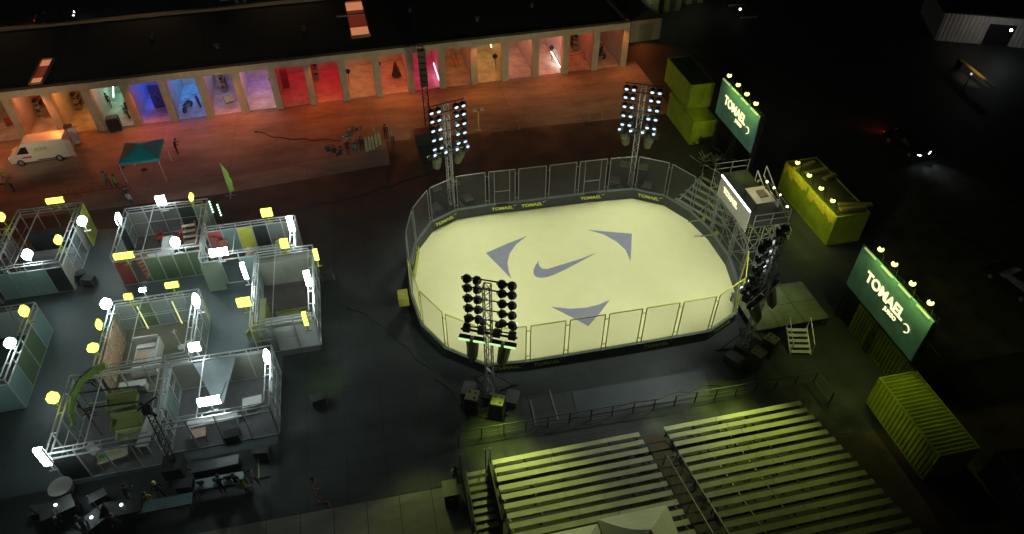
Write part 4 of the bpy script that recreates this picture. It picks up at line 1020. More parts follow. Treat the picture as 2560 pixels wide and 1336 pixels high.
# --- signs on poles
def light_box(px, py, kind, w, h, colour, label, z=3.75, yaw=0.0):
    w *= .70; h *= .76
    if kind in ('round','hex'): w *= .82; h *= .84
    if kind == 'round': kind = 'oct'
    x, y = at(px, py, z)
    t = thing('light_box', (x,y,z), label, 'lit sign', 'glowing signs above the maze', yaw)
    m = WG if colour == 'w' else YG
    cm_ = mat('sign_case_white',(.6,.6,.6),.5) if colour == 'w' else mat('sign_case_yellow',(.4,.42,.05),.5)
    if kind == 'box':
        MB().box(-w/2,w/2,-.10,.10,-h/2,h/2).build('casing', cm_, t)
        MB().box(-w/2+.02,w/2-.02,-.13,-.102,-h/2+.02,h/2-.02).build('lit_face', m, t)
        MB().box(-w/2+.02,w/2-.02,.102,.13,-h/2+.02,h/2-.02).build('lit_face', m, t)
        MB().box(-w/2+.02,w/2-.02,-.09,.09,h/2+.002,h/2+.03).build('lit_top', m, t)
        if colour == 'y' and w > .55 and kind == 'box':
            for k in range(2): MB().box(-w*.3,w*.28-.1*k,-.137,-.131,.06*h-.2*h*k-.02,.06*h-.2*h*k+.02).build('small_writing', mat('orange_ink',(.7,.25,.08),.5), t)
        foot = -h/2
    else:
        n = 6 if kind == 'hex' else 8
        a0 = math.pi/6 if kind == 'hex' else math.pi/8
        ring = [(w/2*math.cos(a0+2*math.pi*k/n), h/2*math.sin(a0+2*math.pi*k/n)) for k in range(n)]
        MB().extr([(x_,-.2,z_) for x_, z_ in ring],(0,.4,0)).build('lit_drum', m, t)
        MB().extr([(x_*1.03,.204,z_*1.03) for x_, z_ in ring],(0,.05,0)).build('casing', cm_, t)
        foot = -h/2
    MB().bar((0,0.0,foot-.003),(0,0.0,foot-.65),.07).bar((-.25,0,foot-.65),(.25,0,foot-.65),.06).build('pole', cm_, t)
    return t
for a in (
 (68,637,'round',1.1,1.15,'w','round white glowing sign at the front of the mauve floored room'),
 (205,553,'round',1.1,1.1,'w','round white glowing sign before the leaning yellow panel'),
 (296,548,'box',1.3,.75,'w','white glowing sign turned side on at the rear corner of the ladder shelf room',3.75,R(98)),
 (403,502,'box',1.05,1.0,'w','square white glowing sign on the rear rail of the ladder shelf room'),
 (438,606,'hex',1.15,1.2,'w','six sided white sign between the pale slatted shelf and front rail'),
 (547,631,'box',1.85,.75,'w','wide white glowing sign above the passage to the yellow board room'),
 (727,560,'box',.62,1.75,'w','tall white glowing sign at the far corner of the yellow board room'),
 (611,678,'box',.45,1.9,'w','slim tall bluish white sign by the taupe cupboard'),
 (770,697,'box',.62,1.75,'w','tall white glowing sign over the end of the yellow bench'),
 (265,760,'hex',1.15,1.15,'w','six sided white sign at the rear corner of the bedroom'),
 (490,752,'round',.72,1.75,'w','tall oval white sign at the passage corner of the bedroom'),
 (357,725,'box',.62,.22,'w','tiny white glowing bar between the orange shelf and bedroom'),
 (487,868,'box',1.0,.75,'w','squarish white sign above the cream oval table'),
 (667,892,'round',.62,1.6,'w','tall oval white sign beside the white cabinets'),
 (25,858,'hex',1.05,1.0,'w','six sided white sign on the green tinted room'),
 (523,1003,'box',1.85,.66,'w','wide white glowing sign over the white shelf bench'),
 (108,1142,'box',.62,1.95,'w','tilting tall white sign lowest of all, at the outer corner of the sofa room'),
 (138,502,'box',1.9,.55,'y','wide yellow glowing sign at the rear of the mauve floored room'),
 (145,600,'round',.9,1.1,'y','rounded yellow sign hanging over the mauve floor'),
 (478,493,'round',.6,1.0,'y','small oval yellow sign beside the green dotted lamp rows'),
 (310,640,'box',2.0,.6,'y','wide yellow glowing sign above the red panel'),
 (667,532,'box',1.25,.9,'y','rectangular yellow sign over the dark opening of the yellow board room'),
 (711,609,'box',.9,1.0,'y','square yellow sign between two tall white signs'),
 (790,637,'box',.5,1.25,'y','narrow yellow sign on the outermost corner near the rink side'),
 (430,713,'box',1.3,.5,'y','flat yellow open frame sign above the bedroom rear wall'),
 (321,742,'box',.8,.5,'y','smaller yellow frame sign above the bedroom rear corner'),
 (610,756,'box',1.35,.9,'y','rectangular yellow sign over the passage beside the lime chair'),
 (247,812,'round',.55,1.15,'y','small oval yellow sign outside the floral mural'),
 (60,778,'round',.95,1.3,'y','large rounded yellow sign at the rear corner of the green tinted room'),
 (232,870,'hex',1.15,.85,'y','six sided yellow sign by the lower end of the mural'),
 (132,995,'hex',1.15,1.15,'y','six sided yellow sign outside the green arch'),
 (763,797,'box',.45,1.5,'y','slim yellow sign rising over the white cabinets'),
 (3,543,'round',.8,1.1,'y','yellow sign cut by the picture edge beside the apron')):
    light_box(*a)
lamp('maze_fill','SPOT',at(60,1200,5.0)+(5.0,),0.1,(.8,.95,1),size=.3,spot=100)

# green dotted lamp rows behind the maze
for k, (p, lab) in enumerate((((525,512),'row of small green lamps at the rear of the ladder shelf room'),((545,520),'row of small green lamps on a stand in the dark behind the maze'))):
    x, y = at(*p, 3.2); t = thing('lamp_bar', (x,y,0), lab, 'lamp bar', 'green dotted lamp bars')
    MB().bar((0,0,0),(0,0,3.6),.06).bar((-.4,0,3.6),(.4,0,3.7),.05).bar((-.5,0,.05),(.5,0,.05),.06).bar((0,-.5,.05),(0,.5,.05),.06).build('stand', BLACK, t)
    for j in range(5): MB().blob((.05,-.08,2.5+.26*j),.07,1,1,1,8,5).build('bulb', glow('green_dot',(.45,1,.6),4), t)

# ================================================================ PEOPLE
SKIN = mat('skin', (.42,.26,.18), .6, var=.05)
def person(loc, rz, label, shirt, trousers, pose='stand', hair=(.03,.02,.015), group=None, scale=1.0, z=0.0):
    """one continuous skinned body with hair as its child"""
    J = {'pelvis':(0,0,.95),'waist':(0,0,1.1),'chest':(0,0,1.35),'neck':(0,0,1.50),'head':(0,-.02,1.62),'crown':(0,-.01,1.72),'nose':(0,-.10,1.62),
         'hl':(.10,0,.90),'kl':(.11,-.02,.50),'al':(.11,.02,.09),'tl':(.12,-.16,.04),'hr':(-.10,0,.90),'kr':(-.11,-.02,.50),'ar':(-.11,.02,.09),'tr':(-.12,-.16,.04),
         'sl':(.19,0,1.43),'el':(.25,.02,1.15),'wl':(.25,-.06,.90),'fl':(.25,-.09,.80),'sr':(-.19,0,1.43),'er':(-.25,.02,1.15),'wr':(-.25,-.06,.90),'fr':(-.25,-.09,.80)}
    if pose == 'walk':
        J.update(kl=(.10,-.18,.52),al=(.10,-.20,.12),tl=(.10,-.36,.06),kr=(-.10,.08,.50),ar=(-.10,.32,.14),tr=(-.10,.22,.04),el=(.26,.14,1.17),wl=(.25,.14,.92),fl=(.25,.13,.83),er=(-.26,-.06,1.17),wr=(-.24,-.24,1.0),fr=(-.23,-.33,.97))
    if pose == 'work':
        J.update(neck=(0,-.16,1.45),chest=(0,-.08,1.32),head=(0,-.24,1.54),crown=(0,-.25,1.64),nose=(0,-.32,1.52),sl=(.19,-.12,1.39),sr=(-.19,-.12,1.39),el=(.25,-.22,1.14),wl=(.18,-.44,1.08),fl=(.15,-.54,1.07),er=(-.25,-.22,1.14),wr=(-.18,-.44,1.06),fr=(-.15,-.54,1.05))
    if pose == 'sit':
        d = -.47
        for k in ('pelvis','waist','chest','neck','head','crown','nose','sl','sr','el','er'): J[k] = (J[k][0],J[k][1],J[k][2]+d)
        J.update(hl=(.10,-.02,.46),hr=(-.10,-.02,.46),kl=(.13,-.44,.48),kr=(-.13,-.44,.48),al=(.13,-.46,.09),ar=(-.13,-.46,.09),tl=(.14,-.62,.04),tr=(-.14,-.62,.04),wl=(.16,-.28,.58),fl=(.12,-.37,.56),wr=(-.16,-.28,.58),fr=(-.12,-.37,.56))
    if pose == 'bend':
        J.update(waist=(0,-.08,1.08),chest=(0,-.34,1.16),neck=(0,-.50,1.16),head=(0,-.62,1.12),crown=(0,-.72,1.10),nose=(0,-.64,1.02),sl=(.19,-.42,1.14),sr=(-.19,-.42,1.14),el=(.22,-.46,.86),wl=(.16,-.55,.64),fl=(.14,-.58,.55),er=(-.22,-.46,.86),wr=(-.16,-.55,.64),fr=(-.14,-.58,.55))
    rad = {'pelvis':.135,'waist':.125,'chest':.15,'neck':.058,'head':.095,'crown':.07,'nose':.02,'hl':.09,'kl':.06,'al':.042,'tl':.035,'hr':.09,'kr':.06,'ar':.042,'tr':.035,'sl':.062,'el':.046,'wl':.032,'fl':.03,'sr':.062,'er':.046,'wr':.032,'fr':.03}
    ed = [('pelvis','waist'),('waist','chest'),('chest','neck'),('neck','head'),('head','crown'),('head','nose'),('pelvis','hl'),('hl','kl'),('kl','al'),('al','tl'),('pelvis','hr'),('hr','kr'),('kr','ar'),('ar','tr'),
          ('chest','sl'),('sl','el'),('el','wl'),('wl','fl'),('chest','sr'),('sr','er'),('er','wr'),('wr','fr')]
    keys = list(J); me = bpy.data.meshes.new('body'); me.from_pydata([J[k] for k in keys], [(keys.index(a),keys.index(b)) for a,b in ed], [])
    o = bpy.data.objects.new('body', me); COL.objects.link(o)
    md = o.modifiers.new('s','SKIN'); sv = me.skin_vertices[0].data
    for i, k in enumerate(keys): sv[i].radius = (rad[k],rad[k]*(.75 if k in ('pelvis','waist','chest') else 1)); sv[i].use_root = (k == 'pelvis')
    o.modifiers.new('u','SUBSURF').levels = 1
    dg = bpy.context.evaluated_depsgraph_get(); nm = bpy.data.meshes.new_from_object(o.evaluated_get(dg)); bpy.data.objects.remove(o)
    nm.materials.clear()
    for m in (shirt, trousers, SKIN, BLACK): nm.materials.append(m)
    H = {k: Vector(v) for k, v in J.items()}
    def near(p):
        best, bd = 'chest', 9
        for a, b in ed:
            A, B = H[a], H[b]; t_ = max(0,min(1,(p-A).dot(B-A)/((B-A).length_squared+1e-9))); q = A+(B-A)*t_; dd = (p-q).length - min(rad[a],rad[b])*.5
            if dd < bd: bd, best = dd, (a,b)
        return best
    for p in nm.polygons:
        a, b = near(p.center); p.use_smooth = True
        if b in ('head','crown','nose') or b in ('fl','fr'): p.material_index = 2
        elif b in ('hl','kl','al','hr','kr','ar'): p.material_index = 1
        elif b in ('tl','tr'): p.material_index = 3
        else: p.material_index = 0
    t = thing('person', (loc[0],loc[1],z), label, 'person', group, rz); t.scale = (scale,)*3
    bo = bpy.data.objects.new('body', nm); COL.objects.link(bo); bo.parent = t
    hc = (H['head']+H['crown'])/2+Vector((0,.025,.03))
    MB().blob(hc,.118,.98,1.02,.98,12,8).build('hair', mat('hair%d'%int(hair[0]*1000),hair,.7), t, smooth=True)
    return t
def cl(name, c): return mat('cloth_'+name, c, .85, var=.1)
NAVY, BLK, GRY, WHT, OCH = cl('navy',(.03,.04,.08)), cl('black',(.014,.014,.016)), cl('grey',(.16,.16,.17)), cl('white',(.6,.6,.58)), cl('ochre',(.45,.36,.03))
TEA, GRN, JEAN, TAN = cl('teal',(.02,.24,.24)), cl('green',(.20,.30,.05)), cl('jean',(.06,.09,.16)), cl('tan',(.35,.26,.15))
P = [
 ((275,470),40,'person in a grey top walking beside the teal canopy, outermost of the trio',GRY,BLK,'walk'),
 ((300,478),20,'person in a green striped top walking by the teal canopy leg',GRN,BLK,'walk'),
 ((326,508),200,'person all in navy walking from the maze to the teal canopy',NAVY,NAVY,'walk'),
 ((334,520),150,'person in a pale backpack walking just behind the one in navy',WHT,NAVY,'stand'),
 ((445,385),90,'person in dark clothes standing alone behind the teal canopy',BLK,BLK,'work'),
 ((20,462),10,'person in an ochre vest near the front of the white van',OCH,GRY,'stand'),
 ((38,480),-60,'person bending in dark trousers in front of the white van',TAN,BLK,'bend'),
 ((175,385),120,'person in dark clothes leaning at the open rear of the van',BLK,NAVY,'work'),
 ((183,368),200,'person in a red jacket behind the open rear of the van',cl('red',(.35,.04,.04)),BLK,'stand'),
 ((165,300),0,'person in a pale shirt standing inside the brown bay',WHT,BLK,'stand'),
 ((278,272),0,'person in dark clothes standing in the mint green bay',BLK,BLK,'stand'),
 ((330,1258),160,'person with dark hair and white sleeve at the pale end table',BLK,GRY,'work'),
 ((378,1262),10,'person in an ochre top seated behind the pale end table',OCH,BLK,'sit'),
 ((408,1245),-150,'person with a lime cap standing behind the pale end table',BLK,NAVY,'stand'),
 ((562,1235),180,'person in black leaning over the middle of the long table',BLK,BLK,'work'),
 ((600,1225),170,'person in black standing near the pale end of the long table',BLK,GRY,'stand'),
 ((622,1240),140,'person in a green lined jacket beside the long table end',GRN,BLK,'walk'),
 ((640,1215),60,'person in grey walking away from the long table end',GRY,BLK,'walk'),
 ((305,1325),30,'person in dark coat standing behind the black case in the dark corner',BLK,BLK,'stand'),
 ((222,1330),190,'person with a glinting cap in the dark bottom corner',NAVY,BLK,'stand'),
 ((155,1300),20,'person in black crouched over gear near the round drum table',BLK,BLK,'bend'),
 ((1140,1205),200,'person in an ochre jacket standing at the foot of the open stair',OCH,NAVY,'stand'),
 ((218,1045),100,'person with tan bag seated in the sofa room',TAN,BLK,'sit'),
 ((222,965),80,'person in a blue and white top seated by the upper lime sofa',cl('blue',(.2,.3,.4)),BLK,'sit'),
 ((1905,540),180,'person in dark clothes working on the scaffold platform',GRY,BLK,'work'),
]
for (px, py), a, lab, sh, tr, po in P:
    if 'scaffold platform' in lab: person((28.9,37.0), R(a), lab, sh, tr, po, z=4.46)
    else: person(at(px,py), R(a), lab, sh, tr, po, z=.046 if py < 1100 and px < 800 and py > 900 else (.05 if py < 305 else .013), hair=(.03,.02,.015) if 'lime cap' not in lab else (.4,.45,.05))
# crowd and gear at the edge of the apron
rnd = random.Random(11)
for k, (px, py, sh, po, lab) in enumerate(((822,388,NAVY,'sit','navy one at the outer end of the group'),(838,392,BLK,'sit','black one second in the group'),(855,396,NAVY,'sit','dark one with pale hat in the group'),(872,390,BLK,'work','black one leaning forward in the group'),(890,386,TEA,'sit','one in a bright teal top'),(907,380,BLK,'stand','black one standing beside the gas bottles'),(983,362,TAN,'stand','tan one standing apart beyond the gas bottles'),(966,350,BLK,'stand','dark one behind the gas bottles'))):
    person(at(px,py), R(rnd.uniform(120,240)), 'person by the apron gear, '+lab, sh, BLK, po, group='group beside the gear on the apron', z=.01, hair=(.03,.02,.015) if k % 3 else (.35,.28,.2))
g0 = None
for k, (px, py, lab) in enumerate(((918,378,'first from the teal topped person'),(926,374,'second in the row'),(934,372,'third in the row, taller looking'),(942,366,'fourth in the row'),(950,362,'last in the row'),(938,352,'standing behind the row'))):
    x, y = at(px,py)
    if g0 is None:
        g0 = thing('gas_bottle', (x,y,.01), 'pale gas bottle, '+lab, 'gas bottle', 'pale gas bottles beside the group')
        MB().cyl((0,0,0),(0,0,1.25),.16,.16,12).cyl((0,0,1.25),(0,0,1.42),.16,.05,12).build('cylinder', mat('bottle_cream',(.40,.38,.22),.5), g0); MB().cyl((0,0,1.42),(0,0,1.55),.05,.05,8).build('valve', STEEL, g0)
    else: again(g0, (x,y,.01), 'pale gas bottle, '+lab)
for k, (px, py, sx, m_, lab) in enumerate(((890,340,1.3,TAN,'tan folding table with things behind the group'),(872,356,1.0,mat('tbl_cream',(.4,.38,.25),.6),'cream folding table in the middle of the group'))):
    x, y = at(px,py); t = table(x,y,sx,.7,.75,m_,lab,R(6),z=.01)
    for j in range(4):
        q = thing('storage_tub', (x-.45*sx+.3*sx*j*1.0,y+rnd.uniform(-.15,.15),.765), 'small tub on the %s table, %s'%(('tan','cream')[k],('outer end one','second one','third one','last one')[j]), 'tub', 'tubs on the folding tables')
        MB().box(-.12,.12,-.12,.12,0,.2+.1*(j%2)).build('tub', (WHT,TAN,NAVY,GRY)[j], q); MB().box(-.13,.13,-.13,.13,.202+.1*(j%2),.23+.1*(j%2)).build('lid', GRY, q)

# ================================================================ VEHICLES
VANW = mat('van_white', (.62,.60,.56), .35, var=.05)
GLASS = mat('dark_glass', (.01,.012,.012), .08, spec=.8)
RUB = mat('tyre_rubber', (.012,.012,.012), .8)
def wheels(t, xs, y, r, w=.22, hub=STEEL):
    for x in xs:
        for s in (-1,1):
            o = MB().cyl((x,s*y-w/2,r),(x,s*y+w/2,r),r,r,16).build('wheel', RUB, t)
            MB().cyl((x,s*y+s*(w/2+.001),r),(x,s*y+s*(w/2+.03),r),r*.6,r*.5,12).build('rim', hub, o)
def side_body(prof, hw, taper=0.0, z_t=1.0):
    """closed side outline (x,z) lofted across the width with slightly narrower top"""
    mb = MB(); n = len(prof); rows = []
    for y, k in ((-hw,1),(-hw*.9,0),(hw*.9,0),(hw,1)):
        pass
    ys = (-hw, hw); vs = []
    for y in ys:
        for x, z in prof:
            f_ = 1-taper*max(0,(z-z_t)); vs.append((x, y*f_, z))
    mb.add(vs, [tuple(range(n-1,-1,-1)), tuple(range(n,2*n))]+[(k,(k+1)%n,n+(k+1)%n,n+k) for k in range(n)])
    return mb
vx, vy = -31.9, 65.6
van = thing('panel_van', (vx+.1,vy-.1,.01), 'white panel van with its rear doors open on the orange apron', 'van', rz=R(180+3))
prof = [(2.75,.35),(2.78,.75),(2.7,1.05),(2.0,1.30),(1.25,2.25),(.9,2.42),(-2.7,2.45),(-2.8,2.3),(-2.8,.35)]
side_body(prof,1.0,.07,1.1).build('body', VANW, van); van.scale = (.93,.93,.93)
for s in (-1,1):
    MB().extr([(1.85,s*1.005,1.35),(1.22,s*.94,2.05),(.75,s*.94,2.05),(.75,s*1.005,1.30)],(0,s*.012,0)).build('side_window', GLASS, van)
    MB().box(2.55,2.80,s*.78-.14,s*.78+.14,.72,1.0).build('headlight', glow('van_headlight',(1,.85,.5),.5), van)
    MB().box(-2.83,-2.79,s*.9-.08,s*.9+.08,.8,1.5).build('tail_light', mat('tail_red',(.5,.02,.02),.4), van)
    MB().extr([(-1.6,s*1.006,.42),(.2,s*1.006,.42),(.2,s*1.006,.52),(-1.6,s*1.006,.52)],(0,s*.02,0)).build('side_trim', BLACK, van)
    d = MB().extr([(-2.82,s*.98,.45),(-3.5,s*1.35,.45),(-3.5,s*1.35,2.35),(-2.82,s*.98,2.35)],(0,s*.05,0)).build('rear_door', VANW, van)
    MB().box(-3.45,-3.0,s*1.25-.02,s*1.25+.02,1.5,2.1)
    MB().extr([(1.7,s*1.011,.85),(.7,s*1.011,.80),(.6,s*1.011,1.0),(1.3,s*1.011,1.02)],(0,s*.012,0)).build('red_flash', mat('flash_red',(.5,.05,.05),.4), van)
    lg_ = MB()
    for k in range(3): lg_.extr([(.1-.42*k,s*.975,1.62),(-.22-.42*k,s*.975,1.60),(-.26-.42*k,s*.96,1.82),(.05-.42*k,s*.96,1.84)],(0,s*.012,0))
    lg_.extr([(.15,s*.985,1.48),(-1.05,s*.985,1.46),(-1.05,s*.982,1.53),(.15,s*.982,1.55)],(0,s*.012,0))
    lg_.build('green_logo', mat('logo_green',(.30,.45,.12),.5), van)
MB().extr([(1.98,-.84,1.34),(1.98,.84,1.34),(1.27,.80,2.24),(1.27,-.80,2.24)],(.02,0,.012)).build('windscreen', GLASS, van)
MB().box(2.7,2.84,-.95,.95,.35,.62).build('bumper', BLACK, van)
wheels(van,(1.85,-1.75),.92,.36)
MB().box(-2.78,-2.70,-.85,.85,.5,2.3).build('load_bay', BLACK, van)
for k, (px, py, m_, lab) in enumerate(((172,352,GRY,'grey crate stacked behind the open van'),(180,340,cl('mauve',(.3,.15,.18)),'mauve crate by the rear of the van'),(190,360,BLK,'black crate farthest behind the van'))):
    x, y = at(px,py); t = thing('road_crate', (x,y,.01), lab, 'crate', rz=R(10*k))
    MB().box(-.35,.35,-.3,.3,0,.8+.3*(k%2)).build('body', m_, t); MB().box(-.37,.37,-.32,.32,.802+.3*(k%2),.86+.3*(k%2)).build('lid', BLACK, t)

def car(loc, rz, m, label, lights=0.0, tail=0.0, z=0.0):
    t = thing('parked_car', (*loc,z), label, 'car', rz=rz)
    side_body([(2.25,.35),(2.3,.62),(2.15,.80),(1.1,.95),(-2.0,.98),(-2.25,.85),(-2.25,.35)],.9).build('body', m, t)
    side_body([(1.1,.96),(.35,1.40),(-1.2,1.44),(-1.9,.98)],.84,.45,.96).build('cabin', GLASS, t)
    side_body([(.30,1.41),(.20,1.45),(-1.1,1.49),(-1.2,1.445)],.64).build('roof', m, t)
    for s in (-1,1):
        MB().extr([(2.12,s*.86,.66),(2.27,s*.5,.62),(2.27,s*.5,.74),(2.12,s*.86,.80)],(.04,0,0)).build('headlight', glow('headlight_on',(.9,.95,1),14) if lights else mat('headlight_off',(.5,.5,.5),.2), t)
        MB().box(-2.29,-2.24,s*.72-.14,s*.72+.14,.68,.82).build('tail_light', glow('tail_on',(1,.03,.05),2.5) if tail else mat('tail_red',(.5,.02,.02),.4), t)
        MB().box(.25,.45,s*.98-.09,s*.98+.09,.92,1.04).build('mirror', m, t)
    wheels(t,(1.4,-1.35),.82,.33)
    if lights:
        c, s_ = math.cos(rz), math.sin(rz)
        for s in (-1,1):
            x, y = loc[0]+c*2.4-s_*s*.6, loc[1]+s_*2.4+c*s*.6
            lamp('headlight_beam','SPOT',(x,y,.7),lights,(.85,.92,1),target=(x+c*3,y+s_*3,.0),size=.08,spot=70,blend=.9)
    if tail:
        c, s_ = math.cos(rz), math.sin(rz)
        lamp('tail_glow','SPOT',(loc[0]-c*2.5,loc[1]-s_*2.5,.8),tail,(1,.02,.02),target=(loc[0]-c*7,loc[1]-s_*7,0),size=.2,spot=120,blend=1)
    return t
car((50.5,49.0), R(-82), mat('car_black',(.012,.012,.013),.25,.3), 'black car with glaring headlights and a red glow behind it', lights=45, tail=70)
car((-38.6,99.5), R(8), mat('car_dark_red',(.03,.01,.01),.3), 'dark car with red tail lights beyond the garage roof', tail=45, lights=4)
car(at(2530,720), R(100), mat('car_grey',(.02,.02,.022),.3), 'dark unlit car at the edge of the rough ground')
t = thing('pickup_trailer', (-15.6,101.2), 'pale flat trailer beyond the garage roof', 'trailer', rz=R(4))
MB().box(-2.6,2.6,-1.0,1.0,.7,.95).build('bed', mat('trailer_white',(.5,.52,.6),.5), t)
for s in (-1,1): MB().box(-2.6,2.6,s*1.02-.03,s*1.02+.03,.7,1.3).build('side_rail', mat('trailer_white',(.5,.52,.6),.5), t)
wheels(t,(-.5,.5),.95,.33)
lamp('yard_light','POINT',(-15.6,99.0,3.0),40,(.7,.75,1),size=.1)
a = at(2405,232); t = thing('pole_lamp', (*a,0), 'thin pole with a small white lamp near the yellow gate arm', 'lamp')
MB().bar((0,0,0),(0,0,2.2),.07).bar((-.4,0,.04),(.4,0,.04),.08).build('pole', BLACK, t); MB().blob((0,-.05,2.25),.12).build('bulb', glow('dim_bulb',(.9,.95,1),.8), t)

# yellow gate arm and the shed in the dark
p = Vector((*at(2402,150,1.0),1.0)); q = Vector((*at(2485,218,1.0),1.0))
t = thing('boom_gate', (p.x,p.y,0), 'yellow gate arm lying across the dark yard', 'gate')
MB().bar((0,0,1.0),(q.x-p.x,q.y-p.y,1.0),.42,.12).build('arm', mat('gate_yellow',(.62,.40,.05),.6), t); MB().box(-.25,.25,-.25,.25,0,1.05).build('post', BLACK, t)
lamp('gate_light','SPOT',((p.x+q.x)/2-1.5,(p.y+q.y)/2-1,5.0),330,(1,.85,.5),target=((p.x+q.x)/2,(p.y+q.y)/2,1),size=.1,spot=50,blend=1.0)
hs = thing('clad_shed', (77,66.3), 'pale board clad shed at the dark yard corner, partly lit', 'shed', rz=R(-25))
SID = mat('siding_white',(.55,.54,.52),.7)
w_ = MB(); corrug(w_,(-8.5,0),(-3.2,0),0,3.6,.06,.5,(0,-1)); corrug(w_,(-.2,0),(8,0),0,3.6,.06,.5,(0,-1)); w_.build('front_wall', SID, hs)
MB().box(-3.2,-.2,.0,.1,2.6,3.6).build('lintel', SID, hs); MB().box(-3.2,-.2,.4,.5,0,2.6).build('door', BLACK, hs)
MB().box(-8.9,8.4,-.5,9,3.602,3.8).build('roof', ROOF, hs); MB().box(-8.5,8.0,8.6,8.8,0,3.6).build('rear_wall', SID, hs); MB().box(-8.5,-8.4,.1,8.5,0,3.6).build('side_wall', SID, hs)
a = at(2528,76,3.3); lm = thing('wall_lamp', (a[0],a[1],3.0), 'bright small wall lamp on the pale clad shed', 'lamp')
MB().blob((0,0,.3),.16).build('bulb', glow('shed_bulb',(.85,1,.95),12), lm); MB().bar((0,0,.25),(.2,.6,.3),.06).build('bracket', BLACK, lm)
lamp('shed_wall_light','POINT',(a[0]-.6,a[1]-1.5,3.0),60,(.9,.95,1),size=.1)
lamp('shed_wall_light','POINT',(71.5,65.5,3.0),22,(1,.7,.45),size=.1)
for p_, lab in (((1817,17),'tiny white yard lamp far beyond the containers'),((1845,48),'dim yard lamp on a low pale kerb far off')):
    a = at(*p_); t = thing('yard_lamp', (*a,0), lab, 'lamp'); MB().bar((0,0,0),(0,0,1.2),.08).build('pole', BLACK, t); MB().blob((0,0,1.3),.18).build('bulb', glow('yard_bulb',(1,1,.9),2.2), t)
    MB().box(.3,2.6,-.2,.2,0,.15).build('kerb_stone', mat('kerb_pale',(.3,.32,.26),.8), t)

# ================================================================ APRON PIECES
TEALC = mat('teal_canvas', (.02,.38,.40), .6, var=.12)
x_, y_ = (-21.35,60.5)
tent(x_, y_, 1.7, 1.75, 2.55, 3.3, 'teal pop up canopy with thin legs on the orange apron', m=TEALC, curve=0.0, leg=mat('leg_pale',(.6,.58,.55),.4))
for k, (px, py, lab) in enumerate(((305,422,'small black sandbag at the near leg of the teal canopy'),(362,426,'small black sandbag lying under the teal canopy'))):
    x, y = at(px,py); t = thing('sandbag', (x,y,.01), lab, 'sandbag'); MB().blob((0,0,.1),.3,1,.6,.35).build('bag', BLACK, t); MB().bar((-.1,0,.2),(.1,0,.2),.04).build('handle', GRY, t)
x, y = at(577,490); t = thing('feather_flag', (x,y,0), 'bright green feather flag standing alone at the apron edge', 'flag')
MB().bar((0,0,0),(0,0,3.6),.05).bar((-.5,0,.04),(.5,0,.04),.07).bar((0,-.5,.04),(0,.5,.04),.07).build('pole', STEEL, t)
MB().extr([(.03,0,.4),(.5,0,.55),(.42,0,1.0),(.52,0,1.5),(.4,0,2.0),(.42,0,2.5),(.2,0,3.1),(.03,0,3.6)],(0,.03,0)).build('flag_cloth', mat('flag_green',(.35,.55,.10),.6,var=.4,scale=3), t)
lamp('flag_light','SPOT',(x+1.0,y-2.5,1.0),34,(.7,1,.2),target=(x+.2,y,1.8),size=.1,spot=50,blend=.8)
# barrier with many thin bars
a = at(165,500); b = at(330,476); t = thing('picket_barrier', (*a,0), 'row of thin dark pickets between the apron and the maze', 'barrier')
d = Vector((b[0]-a[0],b[1]-a[1],0)); pk = MB()
for k in range(23):
    e = d*(k/22); pk.bar(e, e+Vector((-.12,-.1,1.0)), .045)
pk.build('picket_frame', mat('picket_brown',(.07,.04,.03),.7), t); MB().bar((0,0,.5),(d.x,d.y,.5),.05).build('rail', BLACK, t)
# sign stand, low frames, dark truss column
x, y = at(1197,325); t = thing('double_lamp_stand', (x,y,0), 'yellowish stand with two lamp heads on the apron beside the far tower', 'lamp stand')
MB().bar((0,0,0),(0,0,2.2),.12).bar((-.5,0,.05),(.2,-.2,.05),.1).build('pole', mat('stand_ochre',(.5,.38,.10),.5), t)
for s in (-.32,.42): MB().box(s-.2,s+.2,-.15,.15,2.2,2.45).build('lamp_head', mat('stand_grey',(.4,.38,.3),.5), t)
MB().bar((-.4,0,2.2),(.5,0,2.2),.07).build('crossbar', BLACK, t)
LF = None
for k, (px, lab) in enumerate(((1245,'thin low barrier frame on the apron edge nearest the far tower'),(1283,'thin low barrier frame second on the apron edge'),(1488,'thin low barrier frame near the tower by the containers'))):
    x, y = at(px,(330,327,304)[k])
    if LF is None:
        LF = thing('barrier_frame', (x,y,0), lab, 'barrier', 'low barrier frames on the apron edge', R(1))
        MB().bar((-.7,0,0),(-.7,0,1.15),.06).bar((.7,0,0),(.7,0,1.15),.06).bar((-.7,0,.15),(.7,0,.15),.045).build('frame', mat('frame_olive',(.22,.22,.10),.5), LF); MB().bar((-.7,-.25,.03),(-.7,.25,.03),.06).bar((.7,-.25,.03),(.7,.25,.03),.06).build('foot', BLACK, LF)
    else: again(LF, (x,y,0), lab)
x, y = at(1072,335); t = thing('banner_truss', (x,y,0), 'dark truss column standing before the magenta bay', 'truss column')
MB().truss((0,0,0),(0,0,9.2),.5,.6,.07).build('truss', BLACK, t); MB().box(-.8,.8,-.8,.8,0,.25).build('base', BLACK, t)
sp_ = MB()
for k in range(6): sp_.box(-.35,.35,-.35,.30,9.0-.62*k-.5,9.0-.62*k)
sp_.build('speaker_panel', mat('speaker_black',(.01,.01,.01),.5), t)
t = thing('equipment_case', (x-.5,y-1.6,.01), 'large black case at the foot of the dark truss column', 'case'); MB().box(-1.0,1.0,-.6,.6,.1,1.3).build('body', mat('case_black',(.01,.01,.011),.6), t); MB().box(-1.02,1.02,-.62,.62,1.302,1.38).build('lid', BLACK, t)

